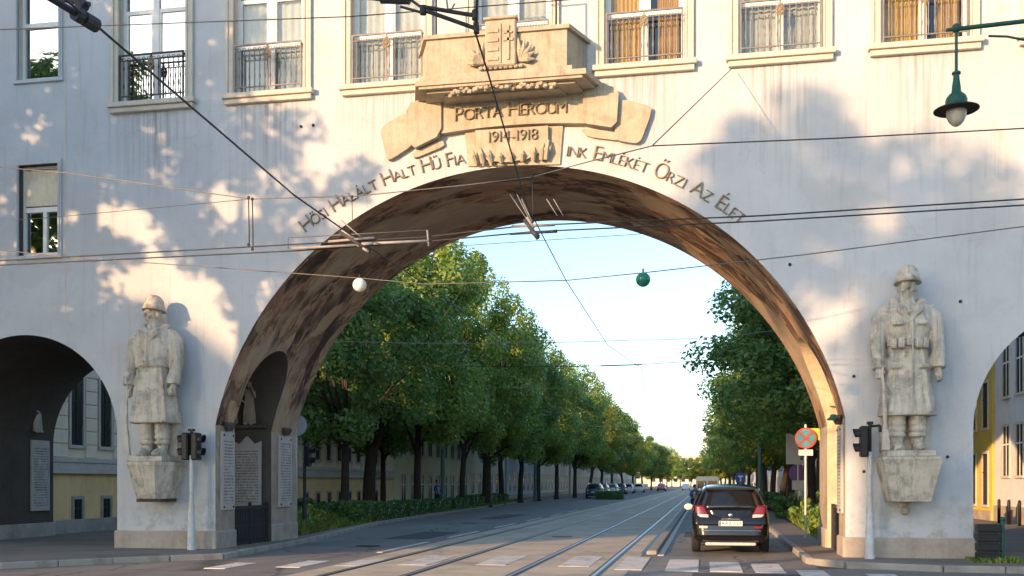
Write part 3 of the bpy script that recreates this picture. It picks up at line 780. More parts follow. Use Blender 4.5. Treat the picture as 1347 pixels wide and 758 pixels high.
# faint vertical expansion joint at the left
MB().box(-15.30, -15.27, Y0-.006, Y0+.01, 5.6, 14.6).obj('joint_strip', M['trim'], gate)

BACK_TREES = [ # x, y, variant, spread, height, turn, crown base, label
 (-23.4, 10.5, 2, .95, .66, .3, 11.6, 'tall loose tree left of the gate whose shade covers the upper left windows'),
 (-25.3, 12.0, 0, .90, .84, 2.3, 6.2, 'loose tree left of the gate, lower than the tall one'),
 (-20.4, 9.0, 1, .66, .62, 1.3, 8.6, 'slim tree left of the gate nearest to the roadway'),
 (-28.5, 9.5, 1, 1.0, 1.25, 2.1, 5.2, 'tree at the far left of the junction'),
 (-22.0, -10.0, 2, .46, .50, .5, 13.1, 'slender tall tree across the junction, bare below'),
 (-17.3, -9.6, 2, .68, 1.0, 2.5, 7.0, 'full tree across the junction beside the slender one'),
 (-12.6, -10.0, 2, .85, 1.02, 4.0, 7.0, 'broad tree across the junction at the right of its row'),
]
BACK_HOUSES = [(-29.8, -19, -23, 16.2, (.5, .46, .4), 'tall plain house across the junction facing the gate'),
               (-76, -49.5, -23, 16.6, (.48, .42, .36), 'tall plain house left across the junction')]

# ------------------------------------------------------------------ pixel rays of the calibrated view -> real positions
F_, TH = 1330.0, R(10.729)
S_, C_ = math.sin(TH), math.cos(TH)
def onY(px, py, Y):
    t = (px-673.5)/F_; X = Y*(t*C_-S_)/(C_+t*S_); z = -X*S_+Y*C_
    return Vector((X, Y, 1.65+(636-py)*z/F_))
def onZ(px, py, Z):
    z = F_*(Z-1.65)/(636-py); u = (px-673.5)/F_*z
    return Vector((u*C_-z*S_, u*S_+z*C_, Z))

# ------------------------------------------------------------------ vegetation
def crown_mesh(name, seed, Rr, H, n, size, mat, clumps=80, cl=.24, shape='tree', fill=.35, flat=0.0):
    rg = np.random.default_rng(seed)
    u = rg.normal(size=(clumps, 3)); u /= np.linalg.norm(u, axis=1)[:, None]
    rad = rg.uniform(fill, 1.0, clumps)**.6
    ph = rg.uniform(0, 6.28, 6)
    az = np.arctan2(u[:, 1], u[:, 0])
    lob = np.minimum(1+.10*np.sin(2*az+ph[0])+.08*np.sin(3*az+ph[1]+3*u[:, 2])+.07*np.sin(5*u[:, 2]+ph[2]), 1.12)
    c = u*rad[:, None]*lob[:, None]
    # egg: wider below the middle, narrower towards the top
    zz = c[:, 2]; wz = np.where(zz > 0, 1-.42*zz**1.6, 1-.25*zz**2)
    c[:, 0] *= wz; c[:, 1] *= wz
    k = rg.integers(0, clumps, n)
    cr = rg.uniform(.8, 1.3, clumps)*cl
    d = rg.normal(size=(n, 3)); d /= np.linalg.norm(d, axis=1)[:, None]
    rr = rg.uniform(.2, 1, n)**.5
    p = c[k]+d*(rr*cr[k])[:, None]*np.array([1, 1, .75])
    P = p*np.array([Rr, Rr, H/2])+np.array([0, 0, H/2])
    nrm = d*.7+p*.5+rg.normal(size=(n, 3))*.55+np.array([0, 0, .35]); nrm /= np.linalg.norm(nrm, axis=1)[:, None]
    t = rg.normal(size=(n, 3)); t -= (t*nrm).sum(1)[:, None]*nrm; t /= np.linalg.norm(t, axis=1)[:, None]
    b = np.cross(nrm, t)
    s = size*rg.uniform(.65, 1.35, n)[:, None]
    V = np.stack([P-t*s, P+b*s*.55+nrm*s*.15, P+t*s, P-b*s*.55+nrm*s*.12], axis=1).reshape(-1, 3)
    me = bpy.data.meshes.new(name); me.vertices.add(4*n); me.vertices.foreach_set('co', V.astype(np.float32).ravel())
    me.loops.add(4*n); me.loops.foreach_set('vertex_index', np.arange(4*n, dtype=np.int32))
    me.polygons.add(n); me.polygons.foreach_set('loop_start', np.arange(0, 4*n, 4, dtype=np.int32))
    me.materials.append(mat); me.update(calc_edges=True); me.validate()
    return me, c*np.array([Rr, Rr, H/2])+np.array([0, 0, H/2])
def trunk_mesh(seed, r, zb, cen, H):
    rn = random.Random(seed); m = MB()
    lean = rn.uniform(-.25, .25), rn.uniform(-.2, .2)
    top = zb+H*.55
    pts = [(0, 0, -.1), (0, 0, .15), (lean[0]*.3, lean[1]*.3, zb*.6), (lean[0], lean[1], zb), (lean[0]*1.5, lean[1]*1.5, (zb+top)/2), (lean[0]*1.7, lean[1]*1.7, top)]
    m.tube(pts, [r*1.55, r*1.12, r, r*.9, r*.6, r*.2], 10)
    idx = list(range(len(cen))); rn.shuffle(idx)
    for i in idx[:22]:
        c = cen[i]; f = rn.uniform(.0, .8); z0 = zb*.92+(top-zb)*f*.8
        if c[2]+zb < z0+.3: continue
        s = Vector((lean[0]*(1+f*.6), lean[1]*(1+f*.6), z0)); e = Vector((c[0], c[1], c[2]+zb))
        mid = (s+e)/2+Vector((rn.uniform(-.3, .3), rn.uniform(-.3, .3), rn.uniform(.1, .6)))
        m.tube([s, mid, e], [r*.42*(1-f*.5), r*.25, r*.07], 6, caps=False)
    return m.mesh('trunk', M['bark'], True)
VAR = []
spec = [(11, 4.7, 11.2, 27000, .125, 'leaf_dark', 70, .22), (12, 4.5, 11.6, 26000, .125, 'leaf_mid', 62, .22), (13, 4.9, 11.0, 27000, .125, 'leaf_dark', 74, .20),
        (14, 4.4, 11.8, 24000, .125, 'leaf_mid', 56, .22), (15, 4.5, 10.5, 24000, .13, 'leaf_yellow', 80, .22)]
for i, (sd_, r_, h_, n_, s_, mt, k_, cl_) in enumerate(spec):
    me, cen = crown_mesh('crown', sd_, r_, h_, n_, s_, M[mt], k_, cl_)
    VAR.append((me, trunk_mesh(sd_, .24, 2.9, cen, h_)))
rnd_r = random.Random(77)
def tree(x, y, v, s=1.0, sz=1.0, rz=0, label='', group='trees along the street', tw=1.0, zb=2.9, cl=1.0):
    t = thing('street_tree', label, 'tree', (x, y, .08), rz, group)
    a = link('trunk', VAR[v][1], t); a.scale = (tw, tw, sz)
    c = link('crown', VAR[v][0], t); c.location = (0, 0, zb*sz+.05); c.scale = (s, s, sz)
    return t
rnd = random.Random(5)
left_trees = [ # x, y, variant, spread, height, trunk width
 (-15.2, 41.5, 0, .92, .88, .75), (-17.2, 50.5, 2, 1.0, 1.06, 1.35), (-15.3, 53, 1, 1.0, 1.07, .8), (-19.0, 58.5, 0, .8, .9, .7), (-15.2, 63, 3, .98, 1.08, .8),
 (-15.0, 69.5, 1, .98, 1.03, 1.3), (-15.4, 77, 2, .96, 1.0, .9), (-15.4, 85, 3, .94, .98, .9), (-15.3, 94, 1, .98, .98, .9), (-15.0, 104, 0, .98, .97, .9), (-14.6, 116, 1, 1.0, 1.0, .9),
 (-14.4, 130, 4, .95, 1.0, .9), (-14.4, 145, 2, 1.0, .98, .9), (-14.4, 162, 0, 1.0, 1.0, .9), (-14.2, 182, 4, 1.0, .92, .9), (-14.0, 204, 1, 1.0, .9, .9), (-13.6, 230, 2, 1.05, .9, .9), (-13.2, 262, 0, 1.05, .9, .9), (-12.6, 300, 4, 1.1, .85, .9), (-12, 340, 1, 1.1, .9, .9)]
ORD = ['first', 'second', 'third', 'fourth', 'fifth', 'sixth', 'seventh', 'eighth', 'ninth', 'tenth', 'eleventh', 'twelfth', 'thirteenth', 'fourteenth', 'fifteenth', 'sixteenth', 'seventeenth', 'eighteenth', 'nineteenth', 'twentieth']
ll = ['dark green tree nearest the arch on the left, thin trunk in the flower bed', 'big dark tree with a thick leaning trunk behind the clipped hedge', 'tall tree whose top rises highest against the arch soffit', 'slim tree close to the yellow houses behind the hedge row', 'loose tree with one pale branch standing out against the sky',
      'mid green tree with a thick trunk beyond the green pole', 'rounded dark tree halfway along the left row', 'lighter narrow tree halfway along the left row']
for i, (x, y, v, s, sz, tw) in enumerate(left_trees):
    tree(x, y, v, s, sz, rnd.uniform(0, 6.28), ll[i] if i < len(ll) else ('%s tree of the left row counted from the arch%s' % (ORD[i], ', yellowing' if v == 4 else '')), 'trees along the left side of the street' if i < 8 else ('far yellowing left trees' if v == 4 else 'far left trees'), tw)
right_trees = [(4.9, 44.5, 0, 1.06, .85, 1.0), (5.4, 53, 1, 1.0, .88, .9), (5.0, 61, 0, .98, .86, .9), (5.2, 70, 4, .9, .84, .9), (5.2, 80, 2, 1.0, .86, .9), (5.3, 91, 1, 1.0, .86, .9), (5.3, 103, 0, 1.0, .85, .9), (5.0, 117, 4, 1.0, .82, .9), (5.0, 133, 1, 1.05, .84, .9), (5.0, 152, 2, 1.05, .84, .9), (5.0, 175, 0, 1.1, .82, .9), (5.0, 205, 1, 1.1, .82, .9), (5, 245, 4, 1.1, .8, .9), (5, 300, 2, 1.1, .8, .9)]
rl = ['broad dark tree nearest the arch on the right, its top against the sky', 'second tree on the right behind the parking sign', 'third tree on the right, dark crown over the pavement', 'yellow tinged tree on the right edge of the road', 'fifth tree along the right pavement', 'sixth tree along the right pavement']
for i, (x, y, v, s, sz, tw) in enumerate(right_trees):
    tree(x, y, v, s, sz, rnd.uniform(0, 6.28), rl[i] if i < len(rl) else ('%s tree of the right row counted from the arch%s' % (ORD[i], ', yellowing' if v == 4 else '')), 'trees along the right side of the street' if i < 6 else ('far yellowing right trees' if v == 4 else 'far right trees'), tw)
for i in range(9):
    tree(-22+i*4.2, 425+rnd.uniform(-10, 25), (4, 1, 2, 0, 4, 1, 4, 2, 1)[i], 1.1, .85+.1*rnd.random(), rnd.uniform(0, 6), 'small distant tree closing the street, %s from the left' % ORD[i], 'trees closing the far end')

# trees across the junction behind the viewpoint (they throw the dappled shade on the gate and show in its windows)
lv_ = []
for i, (sd_, k_, n_, cl_) in enumerate(((31, 42, 5600, .16), (32, 46, 6200, .17), (33, 75, 15000, .22))):
    me, cen = crown_mesh('crown', sd_, 4.6, 9.5, n_, .17, M['leaf_dark'], k_, cl_, fill=.15); lv_.append((me, cen))
def back_tree(x, y, v, s, sz, rz, zb, label):
    t = thing('plane_tree', label, 'tree', (x, y, .0), rz, 'trees across the junction')
    link('trunk', trunk_mesh(int(zb*10)+v, .24, zb, lv_[v][1]*np.array([s, s, sz])*.8, 9.5*sz*.7), t)
    c = link('crown', lv_[v][0], t); c.location = (0, 0, zb); c.scale = (s, s, sz); return t
for a in BACK_TREES: back_tree(*a)

# hedges: clipped blocks of small leaves
def hedge_mesh(seed, L, Wd, Hh, n):
    rg = np.random.default_rng(seed); m = MB()
    vs = []; fs = []
    for i in range(n):
        f = rg.integers(0, 5)
        p = np.array([rg.uniform(-.5, .5)*Wd, rg.uniform(-.5, .5)*L, rg.uniform(0, 1)*Hh])
        nr = np.array([0, 0, 1.])
        if f == 0: p[0] = -Wd/2; nr = np.array([-1., 0, 0])
        elif f == 1: p[0] = Wd/2; nr = np.array([1., 0, 0])
        elif f == 2: p[1] = -L/2; nr = np.array([0, -1., 0])
        elif f == 3: p[1] = L/2; nr = np.array([0, 1., 0])
        else: p[2] = Hh
        p = p+rg.normal(size=3)*.035; nr = nr+rg.normal(size=3)*.6; nr /= np.linalg.norm(nr)
        t = rg.normal(size=3); t -= t.dot(nr)*nr; t /= np.linalg.norm(t); b = np.cross(nr, t); s = .05*rg.uniform(.7, 1.4)
        o = len(vs); vs += [p-t*s, p+b*s*.6, p+t*s, p-b*s*.6]; fs.append((o, o+1, o+2, o+3))
    me = bpy.data.meshes.new('foliage'); me.from_pydata([tuple(v) for v in vs], [], fs); me.materials.append(M['leaf_hedge']); return me
hm = hedge_mesh(3, 2.1, 1.1, .78, 5200)
core = MB().box(-.5, .5, -1.0, 1.0, 0, .72).mesh('stems', M['bark'])
hl = ['clipped square hedge block nearest the arch beside the thin tree trunk', 'clipped hedge block behind the nearest one', 'third clipped hedge block along the kerb', 'fourth clipped hedge block by the green pole']
for i in range(15):
    y = 38.3+i*2.75+(0 if i < 6 else .4*(i-5)); x = -13.65-.062*(y-38)+(.1 if i % 2 else 0)
    h = thing('hedge', hl[i] if i < len(hl) else '%s low clipped hedge block along the left kerb' % ORD[i], 'hedge', (x, y, .1), R(3), 'clipped hedge blocks' if i < 4 else 'far hedge blocks')
    link('foliage', hm, h); link('stems', core, h)
    h.scale = (1, 1.05, 1.0 if i == 0 else rnd.uniform(.75, .92))
# hedge on the far bend and island plant
h = thing('hedge', 'small round hedge on the far traffic island', 'hedge', (-9.6, 105, .0)); link('foliage', hm, h); h.scale = (2.2, 1.5, 1)
# grass and planting strips (stuff)
def blades(name, x0, x1, y0, y1, n, h, seed, xs=None, mat='grass', wv=.02):
    rg = np.random.default_rng(seed)
    y = rg.uniform(y0, y1, n); lo = xs(y) if xs else np.full(n, x0)
    x = lo+rg.uniform(0, 1, n)*(x1-x0)
    hh = h*rg.uniform(.4, 1.2, n)*(0.65+.5*np.sin(x*1.7+y*.9)*np.sin(y*.53+1)); hh = np.maximum(hh, h*.2)
    a = rg.uniform(0, 6.28, n); wd = wv*rg.uniform(.6, 1.4, n); lean = rg.normal(size=(n, 2))*.35*hh[:, None]
    B = np.stack([x, y, np.full(n, .09)], 1); dx = np.stack([np.cos(a)*wd, np.sin(a)*wd, np.zeros(n)], 1)
    mid = B+np.stack([lean[:, 0]*.35, lean[:, 1]*.35, hh*.6], 1); tip = B+np.stack([lean[:, 0], lean[:, 1], hh], 1)
    V = np.stack([B-dx, B+dx, mid+dx*.8, tip, mid-dx*.8], 1).reshape(-1, 3)
    me = bpy.data.meshes.new(name); me.vertices.add(5*n); me.vertices.foreach_set('co', V.astype(np.float32).ravel())
    me.loops.add(5*n); me.loops.foreach_set('vertex_index', np.arange(5*n, dtype=np.int32))
    me.polygons.add(n); me.polygons.foreach_set('loop_start', np.arange(0, 5*n, 5, dtype=np.int32))
    me.materials.append(M[mat]); me.update(calc_edges=True); o = link(name, me); o['kind'] = 'stuff'; return o
sheet('flower_bed', [(-16.5, 28.2), (-11.7, 28.2), (-13.2, 39), (-14.6, 60), (-16.2, 92), (-18, 92), (-17, 60)], .105, M['soil'])
blades('long_grass', 0, 3.6, 28.6, 41, 14000, .55, 4, lambda y: -15.4-.12*(y-28.6))
blades('long_grass', 0, 1.6, 41, 90, 9000, .28, 5, lambda y: -14.9-.05*(y-41))
def litter(seed, n, fx, y0, y1):
    rg = np.random.default_rng(seed); vs = []; fs = []
    for i in range(n):
        y = rg.uniform(y0, y1); x = fx(y)+abs(rg.normal())*.25; a = rg.uniform(0, 6.28); s = rg.uniform(.02, .05)
        c, q = math.cos(a)*s, math.sin(a)*s; o = len(vs)
        vs += [(x-c, y-q, .106), (x+q*.6, y-c*.6, .112), (x+c, y+q, .108), (x-q*.6, y+c*.6, .115)]; fs.append((o, o+1, o+2, o+3))
    me = bpy.data.meshes.new('fallen_leaves'); me.from_pydata(vs, [], fs); me.materials.append(M['leaf_litter']); o = link('fallen_leaves', me); o['kind'] = 'stuff'
litter(3, 900, lambda y: -13.1-.055*(y-38), 38, 85)
# right planting bed
sheet('flower_bed', [(3.1, 29.2), (5.6, 29.2), (6.0, 70), (3.9, 70)], .104, M['soil'])
blades('bed_plants', 0, 2.4, 30.0, 52, 9000, .5, 6, lambda y: 3.1+.03*(y-30), wv=.03)
sm = [crown_mesh('foliage', 40+i, .62, 1.05, 1500, .075, M[k], 22, .36, fill=.1)[0] for i, k in enumerate(('leaf_mid', 'leaf_hedge', 'leaf_yellow'))]
st = MB()
for i in range(5): st.tube([(0, 0, 0), (.12*math.cos(i*1.3), .12*math.sin(i*1.3), .4), (.3*math.cos(i*1.3), .3*math.sin(i*1.3), .75)], [.02, .015, .006], 5, caps=False)
stm = st.mesh('stem', M['bark'])
for i, (x, y, v, s, lb) in enumerate(((3.75, 31.5, 0, 1.0, 'bushy shrub at the foot of the no stopping sign'), (4.6, 32.5, 2, 1.0, 'yellowish shrub against the right arch pillar'), (4.4, 35.5, 1, 1.15, 'dark shrub behind the sign pole'), (3.8, 38.5, 0, 1.0, 'low shrub beside the narrow right pavement'), (5.0, 40, 1, 1.3, 'tall dark shrub under the right hand tree'),
                                    (3.6, 46, 1, 1.0, 'round shrub by the right hand car mirror'), (4.3, 52, 0, 1.1, 'shrub further along the right pavement'), (3.7, 58, 1, 1.1, 'small dark shrub behind the black car'), (3.9, 66, 1, 1.1, 'farthest shrub along the right pavement'))):
    h = thing('shrub', lb, 'shrub', (x, y, .08), i*1.1); link('foliage', sm[v], h); link('stem', stm, h); h.scale = (s, s, s)
for i, (x, y, v, s, lb) in enumerate(((-12.6, 30.5, 0, .75, 'leafy plant by the left arch pillar at the bed edge'), (-13.4, 33.6, 2, .8, 'yellow green plant in the long grass'), (-14.3, 36.8, 1, .9, 'dark bush in front of the thin tree trunk'), (-15.8, 34.5, 1, 1.0, 'dark bush at the back of the grass bed'), (-16.2, 39.5, 1, 1.0, 'bush behind the nearest hedge block'))):
    h = thing('shrub', lb, 'shrub', (x, y, .08), i*1.7); link('foliage', sm[v], h); link('stem', stm, h); h.scale = (s, s, s)
blades('weeds', 5.2, 6.1, 21.0, 21.9, 500, .16, 9)

# ------------------------------------------------------------------ houses along the street
def house_mats(nm, c): return surf(nm, c, .9, .1, 1.2, .2, streak=.2, dirt=mul(c, .6), dirt_amt=.4)
wcol = {}
def wall_mat(c):
    if c not in wcol: wcol[c] = house_mats('house_wall', c)
    return wcol[c]
fw_cache = {}
def far_window(parent, x, nx, y, z0, z1, wd, fmat, glass='far_glass', proud=.05):
    key = (nx, round(z0, 2), round(z1, 2), wd, fmat.name, glass)
    if key not in fw_cache:
        f = MB(); t = .10; a, b = (0, proud) if nx > 0 else (-proud, 0)
        f.box(a, b, -wd/2-t, -wd/2, z0, z1+t); f.box(a, b, wd/2, wd/2+t, z0, z1+t); f.box(a, b, -wd/2, wd/2, z1, z1+t)
        f.box(a*1.8, b*1.8, -wd/2-t*1.3, wd/2+t*1.3, z0-.10, z0-.002)
        g = MB(); g.box(a*.3, b*.3, -wd/2, wd/2, z0, z1)
        c = MB(); c.box(a*.6, b*.6, -.03, .03, z0, z1); c.box(a*.6+.001, b*.6+.001, -wd/2, -.03, z0+(z1-z0)*.62, z0+(z1-z0)*.62+.06); c.box(a*.6+.001, b*.6+.001, .03, wd/2, z0+(z1-z0)*.62, z0+(z1-z0)*.62+.06)
        fw_cache[key] = (f.mesh('window', fmat), g.mesh('pane', M[glass]), c.mesh('sash', M['white_paint'] if wd > .8 else M['bark']))
    a, b, c = fw_cache[key]
    o = link('window', a, parent, (x, y, 0)); link('pane', b, o); link('sash', c, o); return o
def house(x, nx, y0, y1, h, c, label, rows, pitch, wd, depth=11, base=None, roofc='roof', group=None, trim=None, name='town_house'):
    t = thing(name, label, 'house', (0, 0, 0), 0, group)
    m = MB(); xa, xb = (x-depth, x) if nx > 0 else (x, x+depth)
    m.box(xa, xb, y0, y1, -.05, h); m.obj('wall', wall_mat(c), t)
    r = MB(); e = .35; xm = (xa+xb)/2
    r.prism([(xa-e, h), (xb+e, h), (xm, h+depth*.12)], y0, y1, 'y'); r.obj('roof', M[roofc], t)
    tm = trim or M['trim']
    k = MB(); k.box(x-.02 if nx > 0 else x-.30, x+.30 if nx > 0 else x+.02, y0+.01, y1-.01, h-.35, h-.01); k.obj('cornice', tm, t)
    n = int((y1-y0)/pitch); off = ((y1-y0)-(n-1)*pitch)/2
    for i in range(n):
        for (z0, z1) in rows: far_window(t, x, nx, y0+off+i*pitch, z0, z1, wd, tm)
    if base:
        b_ = MB(); b_.box(x if nx > 0 else x-.06, x+.06 if nx > 0 else x, y0+.02, y1-.02, -.03, base); b_.obj('plinth', M['plinth'], t)
    return t
# near left house: yellow basement, cornice, rusticated pale storey
t = thing('town_house', 'pale rusticated house with a yellow basement seen through the left passage', 'house')
hx = -19.5; ya, yb = 27.25, 62.0
MB().box(hx-11, hx, ya, yb, 1.95, 7.0).obj('wall', wall_mat((.90, .74, .55)), t)
MB().box(hx-11, hx+.05, ya, yb, -.05, 1.94).obj('basement_wall', house_mats('yellow_basement', (.92, .63, .31)), t)
pbase = MB(); pbase.box(hx+.052, hx+.13, ya, yb, -.04, .52, bev=.015); pbase.obj('plinth', M['plinth'], t)
cn = MB(); cn.box(hx+.0, hx+.22, ya, yb, 1.95, 2.08, bev=.015); cn.box(hx, hx+.14, ya+.01, yb-.01, 2.083, 2.30, bev=.01); cn.box(hx, hx+.18, ya, yb, 2.303, 2.45, bev=.01); cn.obj('string_course', M['trim'], t)
MB().prism([(hx-11.3, 7.0), (hx+.4, 7.0), (hx-5.5, 8.4)], ya, yb, 'y').obj('roof', M['roof'], t)
axes = [28.85+1.56*i for i in range(21)]
cm = {}
for i, y in enumerate(axes):
    far_window(t, hx, 1, y, 2.86, 5.05, .62, M['trim'], proud=.06)
    if i < 21:
        f = far_window(t, hx+.05, 1, y, .30, 1.15, .42, M['plinth'], proud=.04)
edges = [ya]+[e for y in axes for e in (y-.47, y+.47)]+[yb]
for z in range(10):
    z0 = 2.47+.43*z
    if z < 6 :
        for a, b in zip(edges[0::2], edges[1::2]):
            if b-a > .1:
                key = (round(b-a, 2))
                if key not in cm: cm[key] = MB().box(0, .05, 0, b-a, .0, .40, bev=.012).mesh('stone_course', wall_mat((.90, .74, .55)))
                link('stone_course', cm[key], t, (hx, a, z0))
    else: MB().box(hx, hx+.05, ya, yb, z0, z0+.40, bev=.012).obj('stone_course', wall_mat((.90, .74, .55)), t)
# further houses on the left
house(-19.5, 1, 62.2, 84, 8.6, (.74, .67, .44), 'pale yellow house behind the green pole', ((.5, 2.2), (3.6, 5.6), (6.4, 8.2)), 2.2, .95, base=.4)
house(-19.7, 1, 84.2, 100, 7, (.78, .68, .62), 'white house past the pale yellow one', ((.8, 2.5), (4.2, 6.1)), 2.6, 1.0, base=.5)
house(-19.5, 1, 100.2, 122, 9.3, (.52, .55, .58), 'grey blue house halfway down the left side', ((.9, 2.7), (4.2, 6.1), (7.2, 9)), 2.7, 1.1, base=.5)
house(-19.8, 1, 122.2, 150, 9, (.68, .62, .5), 'cream house far down the left side', ((.9, 2.7), (4.2, 6.1)), 2.9, 1.1, base=.5)
house(-19.5, 1, 150.2, 200, 11, (.6, .5, .42), 'brownish house far down the left side', ((.9, 2.7), (4.2, 6.1), (7.2, 9)), 3.2, 1.2)
house(-19.5, 1, 200.2, 300, 10, (.66, .62, .56), 'long pale house at the far left end of the street', ((.9, 2.7), (4.2, 6.1)), 4, 1.3)
# right side houses
house(11.8, -1, 27.3, 44.7, 9.6, (.66, .70, .74), 'pale blue grey house seen through the right passage', ((1.95, 3.9), (5.1, 7.2)), 1.75, .85, base=.75)
house(11.75, -1, 44.9, 62, 9.8, (.66, .53, .13), 'mustard yellow house beside the blue grey one', ((.75, 2.9), (4.0, 5.9), (6.8, 8.6)), 1.9, .8, base=.5)
house(11.8, -1, 62.2, 90, 9, (.64, .6, .54), 'cream house behind the right hand trees', ((.9, 2.7), (4.2, 6.1)), 2.6, 1.0, base=.5)
house(11.8, -1, 90.2, 140, 10.5, (.5, .45, .4), 'brown grey house behind the right hand trees', ((.9, 2.7), (4.2, 6.1), (7.2, 9)), 3, 1.1)
house(11.8, -1, 140.2, 300, 10, (.66, .62, .56), 'long pale house at the far right end of the street', ((.9, 2.7), (4.2, 6.1)), 5, 1.3)
# pale blocks closing the street
t = thing('apartment_block', 'pale distant block closing the end of the street', 'building', (0, 0, 0))
MB().box(-30, 8, 560, 575, 0, 17).obj('wall', wall_mat((.66, .62, .54)), t)
for k in range(4):
    for i in range(9):
        MB().box(-28+i*4, -26+i*4, 559.85, 560.02, 2.5+3.7*k, 4.5+3.7*k).obj('window', M['far_glass'], t)
# houses across the junction, behind the viewpoint: they shade the foot of the gate
def back_house(x0, x1, y, h, c, label):
    t = thing('town_house', label, 'house')
    MB().box(x0, x1, y-10, y, -.05, h).obj('wall', wall_mat(c), t)
    MB().prism([(y-10.3, h), (y+.3, h), (y-5, h+1.5)], x0, x1, 'x').obj('roof', M['roof'], t)
    n = int((x1-x0)/3.2); f = MB()
    for k in range(int(h/3.4)):
        for i in range(n):
            xx = x0+1.6+i*3.2
            o = MB().box(xx-.6, xx+.6, y-.02, y+.05, 1.2+3.4*k, 3.0+3.4*k).obj('window', M['white_paint'], t)
            MB().box(xx-.5, xx+.5, y+.045, y+.06, 1.3+3.4*k, 2.9+3.4*k).obj('pane', M['far_glass'], o)
for a in BACK_HOUSES: back_house(*a)

